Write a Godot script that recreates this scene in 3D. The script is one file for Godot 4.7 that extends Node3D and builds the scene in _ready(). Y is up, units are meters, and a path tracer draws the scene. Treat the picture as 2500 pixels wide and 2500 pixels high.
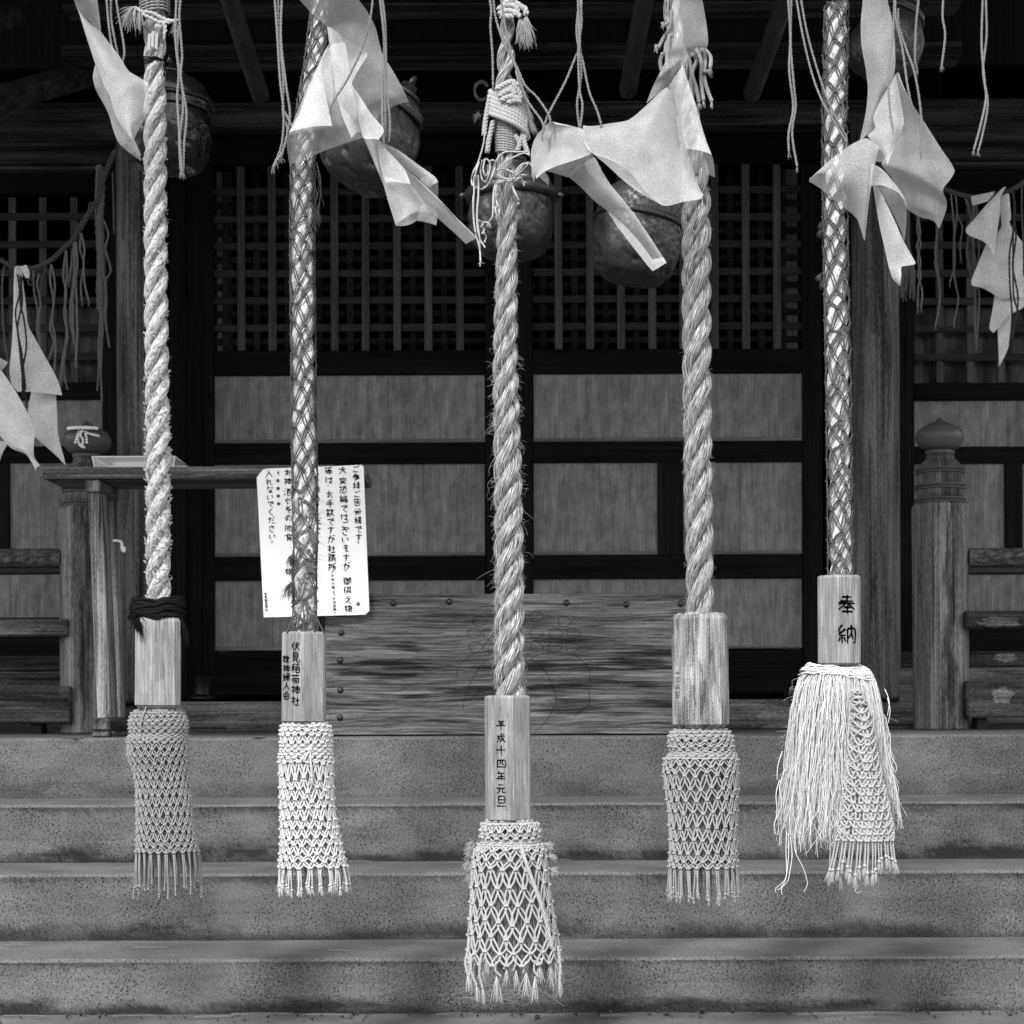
extends Node3D
# A row of five bell ropes in front of a dark timber shrine hall, seen from low on the stone steps.
# The place is built in metres. P() turns a measured point of the photograph and a distance into a point of the place.

const FOCAL := 4450.0
const EYE := 0.737
const ROLL := 0.00436

class MB:
	var v := PackedVector3Array()
	var n := PackedVector3Array()
	var c := PackedColorArray()
	var t := PackedVector2Array()
	var i := PackedInt32Array()

	func vert(p: Vector3, nn: Vector3, g: float, uv := Vector2.ZERO) -> int:
		v.push_back(p); n.push_back(nn); c.push_back(Color(g, g, g)); t.push_back(uv)
		return v.size() - 1

	# a flat polygon, given round its outline; nn is the way it faces
	func flat(pts: Array, nn: Vector3, g := 1.0) -> void:
		var a := v.size()
		for p in pts:
			vert(p, nn, g)
		var cr: Vector3 = (pts[1] - pts[0]).cross(pts[2] - pts[0])
		var turn := cr.dot(nn) > 0.0
		for k in range(1, pts.size() - 1):
			if turn:
				i.append_array([a, a + k + 1, a + k])
			else:
				i.append_array([a, a + k, a + k + 1])

	# rows x cols points, row after row; side = 1 or -1 picks which way it faces; wrap joins the last column to the first
	func grid(rows: int, cols: int, p: PackedVector3Array, g: PackedFloat32Array, side := 1.0, wrap := false, uv := PackedVector2Array()) -> void:
		var a := v.size()
		var has_uv := uv.size() == p.size()
		var one := g.size() == 1
		for r in rows:
			var r0 := maxi(r - 1, 0) * cols
			var r1 := mini(r + 1, rows - 1) * cols
			for k in cols:
				var k0 := k - 1
				var k1 := k + 1
				if wrap:
					k0 = (k0 + cols) % cols
					k1 = k1 % cols
				else:
					k0 = maxi(k0, 0)
					k1 = mini(k1, cols - 1)
				var nn := (p[r * cols + k1] - p[r * cols + k0]).cross(p[r1 + k] - p[r0 + k]).normalized() * side
				v.push_back(p[r * cols + k]); n.push_back(nn)
				var q := g[0] if one else g[r * cols + k]
				c.push_back(Color(q, q, q))
				t.push_back(uv[r * cols + k] if has_uv else Vector2.ZERO)
		var last := cols if wrap else cols - 1
		for r in rows - 1:
			for k in last:
				var k1 := (k + 1) % cols
				var p0 := a + r * cols + k
				var p1 := a + r * cols + k1
				var p2 := p0 + cols
				var p3 := p1 + cols
				if side > 0.0:
					i.push_back(p0); i.push_back(p2); i.push_back(p1)
					i.push_back(p1); i.push_back(p2); i.push_back(p3)
				else:
					i.push_back(p0); i.push_back(p1); i.push_back(p2)
					i.push_back(p1); i.push_back(p3); i.push_back(p2)

	# a round cord along a path; r1 < 0 keeps one radius
	func tube(path: PackedVector3Array, r0: float, sides: int, g: float, r1 := -1.0, caps := true) -> void:
		var m := path.size()
		if m < 2:
			return
		if r1 < 0.0:
			r1 = r0
		var a := v.size()
		var dir := (path[1] - path[0]).normalized()
		var up := dir.cross(Vector3(0.31, 0.17, 0.93))
		if up.length() < 0.05:
			up = dir.cross(Vector3.RIGHT)
		up = up.normalized()
		var col := Color(g, g, g)
		for k in m:
			var d := dir
			if k > 0 and k < m - 1:
				d = (path[k + 1] - path[k - 1]).normalized()
			elif k == m - 1:
				d = (path[k] - path[k - 1]).normalized()
			up = (up - d * up.dot(d)).normalized()
			var w := d.cross(up)
			var r := lerpf(r0, r1, float(k) / (m - 1))
			for s in sides:
				var an := TAU * s / sides
				var o := up * cos(an) + w * sin(an)
				v.push_back(path[k] + o * r); n.push_back(o); c.push_back(col); t.push_back(Vector2.ZERO)
		for k in m - 1:
			for s in sides:
				var s1 := (s + 1) % sides
				var p0 := a + k * sides + s
				var p1 := a + k * sides + s1
				i.push_back(p0); i.push_back(p0 + sides); i.push_back(p1)
				i.push_back(p1); i.push_back(p0 + sides); i.push_back(p1 + sides)
		if caps and sides > 3:
			for e in [0, m - 1]:
				var d2: Vector3 = (path[0] - path[1]).normalized() if e == 0 else (path[m - 1] - path[m - 2]).normalized()
				var ring := []
				for s in sides:
					ring.append(v[a + e * sides + s])
				flat(ring, d2, g)

	# a ball squashed to half-sizes s along the axes of b
	func ball(at: Vector3, b: Basis, s: Vector3, around: int, up: int, g: float) -> void:
		var p := PackedVector3Array()
		for r in up + 1:
			var la := PI * r / up - PI / 2
			for k in around:
				var lo := TAU * k / around
				p.push_back(at + b * (Vector3(cos(la) * cos(lo), sin(la), cos(la) * sin(lo)) * s))
		grid(up + 1, around, p, PackedFloat32Array([g]), -1.0, true)

	# a box with chamfered edges
	func box(x: Transform3D, s: Vector3, b := 0.004, g := 1.0) -> void:
		var h := s * 0.5
		b = minf(b, minf(h.x, minf(h.y, h.z)) * 0.6)
		var q := h - Vector3(b, b, b)
		for ax in 3:
			var u := (ax + 1) % 3
			var w := (ax + 2) % 3
			for sg in [-1.0, 1.0]:
				var nn := Vector3.ZERO
				nn[ax] = sg
				var pts := []
				for k in [[-1, -1], [1, -1], [1, 1], [-1, 1]]:
					var p := Vector3.ZERO
					p[ax] = h[ax] * sg
					p[u] = q[u] * k[0]
					p[w] = q[w] * k[1]
					pts.append(x * p)
				flat(pts, x.basis * nn, g)
				# the edge between face ax and face u
				for su in [-1.0, 1.0]:
					var e := []
					for k in [[0, -1], [1, -1], [1, 1], [0, 1]]:
						var p := Vector3.ZERO
						p[ax] = (h[ax] if k[0] == 0 else q[ax]) * sg
						p[u] = (q[u] if k[0] == 0 else h[u]) * su
						p[w] = q[w] * k[1]
						e.append(x * p)
					var en := Vector3.ZERO
					en[ax] = sg
					en[u] = su
					flat(e, x.basis * en.normalized(), g)
		for sx in [-1.0, 1.0]:
			for sy in [-1.0, 1.0]:
				for sz in [-1.0, 1.0]:
					var sg := Vector3(sx, sy, sz)
					flat([x * (Vector3(h.x, q.y, q.z) * sg), x * (Vector3(q.x, h.y, q.z) * sg), x * (Vector3(q.x, q.y, h.z) * sg)], x.basis * sg.normalized(), g)

	# box between two corners
	func bx(lo: Vector3, hi: Vector3, b := 0.004, g := 1.0) -> void:
		box(Transform3D(Basis(), (lo + hi) * 0.5), (hi - lo).abs(), b, g)

	# turned shape: profile of Vector2(radius, height) from the bottom up
	func lathe(prof: Array, segs: int, x := Transform3D(), g := 1.0) -> void:
		var p := PackedVector3Array()
		for q in prof:
			for k in segs:
				var an := TAU * k / segs
				p.push_back(x * Vector3(q.x * sin(an), q.y, q.x * cos(an)))
		grid(prof.size(), segs, p, PackedFloat32Array([g]), -1.0, true)

	# the same with a tone for every point: f(angle, height)
	func lathe_toned(prof: Array, segs: int, x: Transform3D, f: Callable) -> void:
		var p := PackedVector3Array()
		var g := PackedFloat32Array()
		for q in prof:
			for k in segs:
				var an := TAU * k / segs
				p.push_back(x * Vector3(q.x * sin(an), q.y, q.x * cos(an)))
				g.push_back(f.call(an, q.y))
		grid(prof.size(), segs, p, g, -1.0, true)

	func mesh(origin := Vector3.ZERO) -> ArrayMesh:
		if origin != Vector3.ZERO:
			for k in v.size():
				v[k] -= origin
		var arr := []
		arr.resize(Mesh.ARRAY_MAX)
		arr[Mesh.ARRAY_VERTEX] = v
		arr[Mesh.ARRAY_NORMAL] = n
		arr[Mesh.ARRAY_COLOR] = c
		arr[Mesh.ARRAY_TEX_UV] = t
		arr[Mesh.ARRAY_INDEX] = i
		var m := ArrayMesh.new()
		m.add_surface_from_arrays(Mesh.PRIMITIVE_TRIANGLES, arr)
		return m

var rng := RandomNumberGenerator.new()
var tex := {}
var mats := {}
var fib := PackedFloat32Array()

func P(px: float, py: float, d: float) -> Vector3:
	var u := px - 1250.0
	var w := py - 1715.0
	return Vector3((u - ROLL * w) / FOCAL * d, EYE - (w + ROLL * u) / FOCAL * d, -d)

# points measured in an enlarged crop of the photograph: offset and scale of the crop
func Q(x: float, y: float, crop: Vector3, d: float) -> Vector3:
	return P(crop.x + x / crop.z, crop.y + y / crop.z, d)

func PX(px: float, d: float) -> float: return P(px, 1300, d).x
func PY(py: float, d: float, px := 1250.0) -> float: return P(px, py, d).y

# ---- things, parts, names
func base_of(o: Node) -> Vector3:
	var at := Vector3.ZERO
	var k := o
	while k is Node3D and k != self:
		at += (k as Node3D).position
		k = k.get_parent()
	return at

func thing(called: String, label: String, category: String, at := Vector3.ZERO, group := "") -> Node3D:
	var o := Node3D.new()
	o.name = called
	add_child(o, true)
	o.position = at
	o.set_meta("label", label)
	o.set_meta("category", category)
	if group != "":
		o.set_meta("group", group)
	return o

func part(called: String, b: MB, m: Material, parent: Node = self) -> MeshInstance3D:
	var o := MeshInstance3D.new()
	o.name = called
	parent.add_child(o, true)
	o.mesh = b.mesh(base_of(parent))
	o.material_override = m
	return o

func struct(called: String, b: MB, m: Material) -> MeshInstance3D:
	var o := part(called, b, m)
	o.set_meta("kind", "structure")
	return o

func node(called: String, parent: Node) -> Node3D:
	var o := Node3D.new()
	o.name = called
	parent.add_child(o, true)
	return o

# ---- textures and materials (all greys)
func grey(g: float) -> Color:
	return Color(g, g, g).linear_to_srgb()

func noise_image(seed_: int, freq: float, oct: int, size: int, kind := FastNoiseLite.TYPE_SIMPLEX_SMOOTH, gain := 0.55) -> PackedByteArray:
	var f := FastNoiseLite.new()
	f.seed = seed_
	f.noise_type = kind
	f.frequency = freq
	f.fractal_type = FastNoiseLite.FRACTAL_FBM
	f.fractal_octaves = oct
	f.fractal_gain = gain
	var im := f.get_seamless_image(size, size)
	im.convert(Image.FORMAT_L8)
	return im.get_data()

func to_tex(bytes: PackedByteArray, w: int, h: int) -> ImageTexture:
	var im := Image.create_from_data(w, h, false, Image.FORMAT_L8, bytes)
	im.convert(Image.FORMAT_RGB8)
	return ImageTexture.create_from_image(im)

func to_normal(bytes: PackedByteArray, w: int, h: int, strength: float) -> ImageTexture:
	var im := Image.create_from_data(w, h, false, Image.FORMAT_L8, bytes)
	im.convert(Image.FORMAT_RGBA8)
	im.bump_map_to_normal_map(strength)
	im.convert(Image.FORMAT_RGB8)
	return ImageTexture.create_from_image(im)

func levels(b: PackedByteArray, lo: float, hi: float, contrast := 1.0) -> PackedByteArray:
	var lut := PackedByteArray()
	for k in 256:
		var x := clampf((k / 255.0 - 0.5) * contrast + 0.5, 0.0, 1.0)
		lut.push_back(int(255.0 * clampf(lerpf(lo, hi, x), 0.0, 1.0)))
	var o := b.duplicate()
	for k in o.size():
		o[k] = lut[b[k]]
	return o

func turned(b: PackedByteArray, s: int) -> PackedByteArray:
	var o := b.duplicate()
	for y in s:
		for x in s:
			o[x * s + y] = b[y * s + x]
	return o

func make_textures() -> void:
	# wood fibre: fine noise that materials stretch along the grain, with sparse dark checks
	var s := 512
	# every column is a fibre of its own: smooth along its length, unrelated to its neighbours; slow bands cross them
	var a := noise_image(11, 0.008, 4, s)
	var speck := noise_image(13, 0.22, 2, s)
	fib = PackedFloat32Array()
	fib.resize(s * s)
	var r2 := RandomNumberGenerator.new()
	r2.seed = 77
	for lot in 5:
		# fibres of several widths: one pixel to twenty
		var wide: int = [1, 2, 4, 8, 20][lot]
		var share: float = [0.16, 0.22, 0.26, 0.22, 0.14][lot]
		for x0 in range(0, s, wide):
			var cnt: int = [16, 12, 9, 6, 4][lot]
			var nodes := PackedFloat32Array()
			for k in cnt:
				nodes.push_back(r2.randf())
			var ph := r2.randf() * cnt
			for y in s:
				var f := fposmod(float(y) * cnt / s + ph, cnt)
				var j := int(f) % cnt
				var t := f - int(f)
				t = t * t * (3.0 - 2.0 * t)
				var fv := share * lerpf(nodes[j], nodes[(j + 1) % cnt], t)
				for x in range(x0, mini(x0 + wide, s)):
					fib[y * s + x] += fv
	var grain := PackedByteArray()
	grain.resize(s * s)
	var hard := PackedByteArray()
	hard.resize(s * s)
	for y in s:
		for x in s:
			var k := y * s + x
			var f := 0.5 * fib[k] + 0.25 * fib[y * s + (x + 1) % s] + 0.25 * fib[y * s + (x + s - 1) % s]
			# slow yearly bands, wandering, darkest at their late edge
			var band := fposmod(x * 14.0 / s + 2.2 * (a[k] / 255.0), 1.0)
			band = 1.0 - band * band
			var sp := speck[k] / 255.0 - 0.5
			var v := 0.60 + 1.25 * (f - 0.5) + 0.14 * (band - 0.6) + 0.35 * (a[k] / 255.0 - 0.5) + 0.55 * sp
			grain[k] = int(255.0 * clampf(0.45 + 0.55 * v, 0.2, 1.0))
			hard[k] = int(255.0 * clampf(0.66 + 1.0 * (f - 0.5) + 0.16 * (band - 0.6) + 0.7 * (a[k] / 255.0 - 0.5) - 2.2 * maxf(0.0, 0.35 - f) + 0.6 * sp, 0.14, 1.0))
	for q in [["grain", grain], ["grain_soft", levels(grain, 0.42, 1.05, 0.75)], ["grain_hard", hard]]:
		tex[q[0]] = to_tex(q[1], s, s)
		tex[q[0] + "_h"] = to_tex(turned(q[1], s), s, s)
	tex.grain_n = to_normal(grain, s, s, 3.0)
	tex.grain_n_h = to_normal(turned(grain, s), s, s, 3.0)
	# blotches
	tex.blotch = to_tex(levels(noise_image(21, 0.012, 6, s, FastNoiseLite.TYPE_SIMPLEX_SMOOTH, 0.62), 0.45, 1.0, 1.8), s, s)
	tex.blotch_soft = to_tex(levels(noise_image(22, 0.014, 5, s, FastNoiseLite.TYPE_SIMPLEX_SMOOTH, 0.6), 0.7, 1.0, 1.5), s, s)
	# paper: long soft fibres and fine tooth
	var pa := noise_image(31, 0.09, 3, s)
	var pb := noise_image(32, 0.008, 4, s)
	var pap := PackedByteArray()
	pap.resize(s * s)
	for k in s * s:
		pap[k] = int(255.0 * clampf(0.84 + 0.24 * (pa[k] / 255.0 - 0.5) + 0.12 * (pb[k] / 255.0 - 0.5), 0.0, 1.0))
	tex.paper = to_tex(pap, s, s)
	# yarn: fibres along v
	var ya := noise_image(41, 0.05, 4, s, FastNoiseLite.TYPE_PERLIN)
	tex.yarn = to_tex(levels(ya, 0.32, 1.0, 2.2), s, s)
	tex.yarn_n = to_normal(ya, s, s, 7.0)
	# door panels: soft upright grain under blotches
	var bl := noise_image(23, 0.014, 6, s, FastNoiseLite.TYPE_SIMPLEX_SMOOTH, 0.65)
	var pan := PackedByteArray()
	pan.resize(s * s)
	for y in s:
		var fy := y * 0.0625
		var y0 := int(fy)
		var t := fy - y0
		for x in s:
			var gr := 0.8 * fib[y * s + x] - 0.4 + 0.0 * lerpf(a[(y0 % s) * s + x], a[((y0 + 1) % s) * s + x], t) / 255.0 - 0.5
			pan[y * s + x] = int(255.0 * clampf(0.76 + 0.40 * gr + 0.16 * (bl[y * s + x] / 255.0 - 0.5), 0.2, 1.0))
	tex.panel = to_tex(pan, s, s)
	# metal skin
	var ma := noise_image(51, 0.02, 6, s, FastNoiseLite.TYPE_SIMPLEX_SMOOTH, 0.7)
	tex.metal = to_tex(levels(ma, 0.66, 1.0, 1.5), s, s)
	tex.metal_n = to_normal(ma, s, s, 4.0)
	tex.metal_r = to_tex(levels(ma, 1.0, 0.45, 1.6), s, s)
	# concrete: mottle, sand grain, pits
	var S := 1024
	var c0 := noise_image(61, 0.004, 5, S, FastNoiseLite.TYPE_SIMPLEX_SMOOTH, 0.6)
	var c1 := noise_image(62, 0.21, 2, S)
	var c2 := noise_image(63, 0.27, 1, S)
	var c3 := noise_image(64, 0.01, 3, S)
	var con := PackedByteArray()
	con.resize(S * S)
	var conh := PackedByteArray()
	conh.resize(S * S)
	for k in S * S:
		var m := c0[k] / 255.0 - 0.5
		var f := c1[k] / 255.0 - 0.5
		var pit := clampf((c2[k] / 255.0 - (0.89 - 0.17 * (c3[k] / 255.0))) * 9.0, 0.0, 1.0)
		con[k] = int(255.0 * clampf((0.76 + 0.26 * m + 0.40 * f) * (1.0 - 0.85 * pit), 0.0, 1.0))
		conh[k] = int(255.0 * clampf(0.7 + 0.5 * f - 0.6 * pit, 0.0, 1.0))
	tex.concrete = to_tex(con, S, S)
	tex.concrete_n = to_normal(conh, S, S, 2.0)

# tri: how many times per metre the texture repeats along x, y, z
func mat(key: String, g: float, rough := 0.85, o := {}) -> StandardMaterial3D:
	if mats.has(key):
		return mats[key]
	var m := StandardMaterial3D.new()
	m.albedo_color = grey(g)
	m.roughness = rough
	m.metallic = o.get("metal", 0.0)
	m.metallic_specular = o.get("spec", 0.3)
	m.cull_mode = BaseMaterial3D.CULL_DISABLED
	if o.get("vcol", true):
		m.vertex_color_use_as_albedo = true
	if o.has("tex"):
		m.albedo_texture = tex[o.tex]
	if o.has("rtex"):
		m.roughness_texture = tex[o.rtex]
	if o.has("normal"):
		m.normal_enabled = true
		m.normal_texture = tex[o.normal]
		m.normal_scale = o.get("nscale", 1.0)
	if o.has("tri"):
		m.uv1_triplanar = true
		m.uv1_world_triplanar = o.get("world", true)
		m.uv1_scale = o.tri
		m.uv1_offset = o.get("off", Vector3.ZERO)
		m.uv1_triplanar_sharpness = 4.0
	elif o.has("uvs"):
		m.uv1_scale = o.uvs
	if o.has("back"):
		m.backlight_enabled = true
		m.backlight = grey(o.back)
	mats[key] = m
	return m

const VERT := Vector3(2.4, 0.4, 2.4)
const HORI := Vector3(0.4, 2.4, 2.4)
const DEEP := Vector3(2.4, 2.4, 0.4)

func wood(key: String, g: float, along: Vector3, o := {}) -> StandardMaterial3D:
	var d := {"tex": "grain", "normal": "grain_n", "nscale": 0.6, "tri": along}
	d.merge(o, true)
	if along.x < along.y:
		for k in ["tex", "normal"]:
			if tex.has(str(d[k]) + "_h"):
				d[k] = d[k] + "_h"
	return mat(key, g, o.get("rough", 0.8), d)

# smooth curve through points
func spline(pts: Array, step: float) -> PackedVector3Array:
	var cv := Curve3D.new()
	var m := pts.size()
	for k in m:
		var tan: Vector3 = (pts[mini(k + 1, m - 1)] - pts[maxi(k - 1, 0)]) / 6.0
		cv.add_point(pts[k], -tan, tan)
	cv.bake_interval = step
	var len := cv.get_baked_length()
	var cnt := maxi(2, int(ceil(len / step)) + 1)
	var out := PackedVector3Array()
	for k in cnt:
		out.push_back(cv.sample_baked(len * k / (cnt - 1), true))
	return out

func _ready() -> void:
	rng.seed = 20240611
	# camera: level, low, with a risen lens
	var cam := Camera3D.new()
	cam.name = "camera"
	var ca := CameraAttributesPhysical.new()
	ca.frustum_focal_length = 43.0
	ca.frustum_focus_distance = 3.9
	ca.exposure_aperture = 7.0
	ca.frustum_near = 0.05
	ca.frustum_far = 400.0
	cam.attributes = ca
	add_child(cam)
	cam.projection = Camera3D.PROJECTION_FRUSTUM
	cam.near = 0.05
	cam.far = 400.0
	cam.size = 2.0 * 0.05 * 1250.0 / FOCAL
	cam.frustum_offset = Vector2(0.0, 0.05 * 465.0 / FOCAL)
	cam.position = Vector3(0, EYE, 0)
	cam.rotation = Vector3(0, 0, -ROLL)
	cam.current = true
	# a bright overcast sky, all grey (a black-and-white photograph)
	var we := WorldEnvironment.new()
	we.name = "world_environment"
	var env := Environment.new()
	var sk := ProceduralSkyMaterial.new()
	sk.sky_top_color = Color(0.95, 0.95, 0.95)
	sk.sky_horizon_color = Color(0.82, 0.82, 0.82)
	sk.sky_curve = 0.2
	sk.ground_bottom_color = Color(0.3, 0.3, 0.3)
	sk.ground_horizon_color = Color(0.5, 0.5, 0.5)
	sk.sun_angle_max = 1.0
	var sky := Sky.new()
	sky.sky_material = sk
	env.background_mode = Environment.BG_SKY
	env.sky = sky
	env.tonemap_mode = Environment.TONE_MAPPER_LINEAR
	env.tonemap_exposure = 3.8
	env.sdfgi_enabled = true
	env.ssao_enabled = true
	env.ssil_enabled = true
	we.environment = env
	add_child(we)
	var sun := DirectionalLight3D.new()
	sun.name = "sun"
	sun.light_energy = 0.5
	sun.light_angular_distance = 12.0
	sun.shadow_enabled = true
	add_child(sun)
	sun.look_at_from_position(Vector3(-2.0, 4.0, 4.0), Vector3.ZERO)
	make_textures()
	build_ground_and_steps()
	build_hall()
	build_railings()
	build_offering_box()
	build_table()
	build_bells()
	build_ropes()
	build_papers()
	build_cords()
	build_garlands()
	build_litter()

# ---------------------------------------------------------------- brush lettering: strokes on a 10 x 10 grid, two digits a point
const KANJI := {
	"平": "2181 3244 7264 0595 5159", "成": "1393 232619 25454838 50659997 8548 7182", "十": "0494 5059",
	"四": "1219 129299 424436 626586 1898", "年": "3013 2282 2585 2527 0797 5259", "月": "2119 21818979 2484 2686", "元": "2171 0494 343709 64689897", "旦": "2026 208086 2383 2686 0999",
	"伏": "3005 2329 4393 606439 6499 8192", "見": "2026 207076 2272 2474 2676 363719 66699997", "稲": "4011 0343 2129 2407 2446 9051 5253 7273 9283 5459 5494 9499 5696 5999",
	"荷": "0191 3032 6062 3306 2529 3494 4648 466668 4868 848978", "神": "2031 024206 2429 3546 5257 529297 5494 5797 7079", "社": "2031 024206 2429 3546 5494 7178 4999",
	"敬": "0151 1012 4042 2204 13535848 1517 153537 1737 7053 6292 8259 6499", "婦": "201549 4309 0343 509093 5292 5393 4544 4494 9495 5658 569698 7479",
	"人": "504409 5399", "会": "5005 5095 3474 1696 462989 7789", "奉": "2171 1383 0494 504407 5497 3676 2888 5559", "納": "200324 420545 2529 1608 3648 5259 52929988 707457 7487",
	"参": "502272 0393 5206 5396 6436 7538 8629", "拝": "0343 202818 0745 5191 5393 5595 4797 7079", "苦": "3032 6062 0191 0494 5256 2629 267679 2979",
	"労": "1122 4152 8162 0405 0494 9485 16867969 544719", "様": "0343 2029 2407 2446 5061 9081 5191 5393 4595 7079 6649 7699",
	"大": "0393 505409 5499", "変": "5051 0292 4235 6265 2315 8395 4518 367619 3699", "恐": "0141 2124 0545 515346 51818595 6273 1709 37497978 5667 8798",
	"縮": "200324 420545 2529 1608 3648 7071 5352 5292 9293 6446 5559 6494 7679 769699 7797 7999", "御": "2002 2205 1419 4032 3262 3464 5258 3639 3968 71919686 7179",
	"供": "2005 1419 5056 8086 4292 3696 5739 7799", "物": "1104 1242 2029 0645 6044 52928978 7348 8359", "等": "2003 1141 6044 5191 5355 2484 0595 1797 656959 3748",
	"手": "7021 1383 0595 515849", "数": "0242 2024 0011 4031 241749 3509 0656 7053 6292 8249 6499", "務": "004022 0343 232919 2408 6042 5191 8145 5295 46968979 6549",
	"所": "0141 124245 1545 121509 9061 616659 6494 8489", "午": "3013 2282 0595 5259", "前": "2031 7061 0292 1419 14444938 1646 6467 848979", "九": "404409 1373789897",
	"時": "0107 014147 0444 0747 5191 7073 4393 4595 848979 5668", "後": "2002 2205 1419 604272 814494 6547 568649 5699", "持": "0343 202818 0745 5191 7073 4393 4595 848979 5668",
	"酒": "1021 0314 0916 3191 4349 439399 4999 5155 7175 4696", "他": "2005 1419 34939686 6167 42489897", "食": "5003 5093 5253 3339 337376 3575 3676 3958 5699 8669",
	"入": "4052 5209 5399", "日": "2129 218189 2585 2989", "吉": "1191 5054 2474 2629 267679 2979", "六": "5052 0393 4409 6599", "昭": "0107 014147 0444 0747 5080 808483 604415 5659 569699 5999", "和": "4011 0343 2029 2407 2446 5359 539399 5999",
	"こ": "2272 262888", "ご": "2272 262888 7182 8091", "で": "1291544789 7384 8493", "す": "1292 505635445639", "は": "1118 3393 7178485799", "ざ": "1282 4075 25274979 8091 9092", "さ": "1282 4075 25274979",
	"い": "121738 7286", "ま": "2181 2484 505838485789", "が": "13636749 4019 7396 7081 9091", "え": "4061 237319566999", "お": "1363 40482826758769 7284", "よ": "5383 5058283689", "り": "2125 707549",
	"や": "14728465 4052 2249", "そ": "21711494565879", "の": "52381632729569", "れ": "2029 033307 25626898", "な": "1252 3015 7193 6468384689", "く": "602479", "だ": "0252 3018 5484 576898 7081 9091",
	"ち": "1282 402564867839", "。": "3647382736", "、": "2638", "(": "2814128 ", ")": "1282",
}

# one stroke as a tapering ribbon
func stroke(b: MB, pts: Array, nn: Vector3, w: float, g: float) -> void:
	var m := pts.size()
	if m > 2:
		pts = Array(spline(pts, (pts[0] - pts[1]).length() * 0.34 + 0.0004))
		m = pts.size()
	var a := b.v.size()
	for k in m:
		var d: Vector3 = (pts[mini(k + 1, m - 1)] - pts[maxi(k - 1, 0)]).normalized()
		var s := nn.cross(d).normalized() * w * lerpf(0.62, 0.36, float(k) / (m - 1))
		b.vert(pts[k] - s, nn, g)
		b.vert(pts[k] + s, nn, g)
	for k in m - 1:
		var q := a + k * 2
		b.i.append_array([q, q + 2, q + 1, q + 1, q + 2, q + 3])

func glyph(b: MB, ch: String, o: Vector3, ex: Vector3, ey: Vector3, w: float, g: float) -> void:
	if not KANJI.has(ch):
		return
	var nn := ey.cross(ex).normalized()
	var n := 0
	for s in KANJI[ch].split(" ", false):
		var pts := []
		for k in range(0, s.length() - 1, 2):
			pts.append(o + ex * (int(s[k]) / 9.0) + ey * (int(s[k + 1]) / 9.0) + nn * 0.00004 * n)
		if pts.size() > 1:
			stroke(b, pts, nn, w, g)
		n += 1

# a column of writing from the centre of its first sign; step is from one sign to the next
func column(b: MB, text: String, at: Vector3, step: Vector3, size: float, ex: Vector3, ey: Vector3, w: float, g := 1.0) -> void:
	for k in text.length():
		var sz := size
		var o := at + step * k
		glyph(b, text[k], o - ex * sz * 0.5 - ey * sz * 0.5, ex * sz, ey * sz, w, g)

# ---------------------------------------------------------------- ground and steps
const STEP_D := [5.37, 5.03, 4.69, 4.35]
const STEP_H := [0.637, 0.460, 0.300, 0.128]

func build_ground_and_steps() -> void:
	var b := MB.new()
	var p := PackedVector3Array()
	var g := PackedFloat32Array()
	var fn := FastNoiseLite.new()
	fn.seed = 5
	fn.frequency = 1.6
	for r in 61:
		for k in 61:
			var x := -3.0 + 0.1 * k
			var z := -4.9 + 0.1 * r
			p.push_back(Vector3(x, 0.004 * fn.get_noise_2d(x * 4.0, z * 4.0) - 0.004, z))
			g.push_back(0.95 + 0.2 * fn.get_noise_2d(x, z))
	b.grid(61, 61, p, g, -1.0)
	# the yard goes on flat to the horizon
	for q in [[-200, -200, 200, -4.9], [-200, 1.1, 200, 200], [-200, -4.9, -3.0, 1.1], [3.0, -4.9, 200, 1.1]]:
		b.flat([Vector3(q[0], -0.006, q[1]), Vector3(q[2], -0.006, q[1]), Vector3(q[2], -0.006, q[3]), Vector3(q[0], -0.006, q[3])], Vector3.UP, 0.95)
	struct("ground", b, mat("ground", 0.16, 0.95, {"tex": "concrete", "tri": Vector3(0.9, 0.9, 0.9), "off": Vector3(0.3, 0.1, 0.2), "normal": "concrete_n", "nscale": 0.5}))

	var st := thing("stone_steps", "flight of four pitted concrete steps rising to the hall below the hanging ropes", "steps", Vector3(0, 0, -4.35))
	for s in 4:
		step(st, s)

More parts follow.
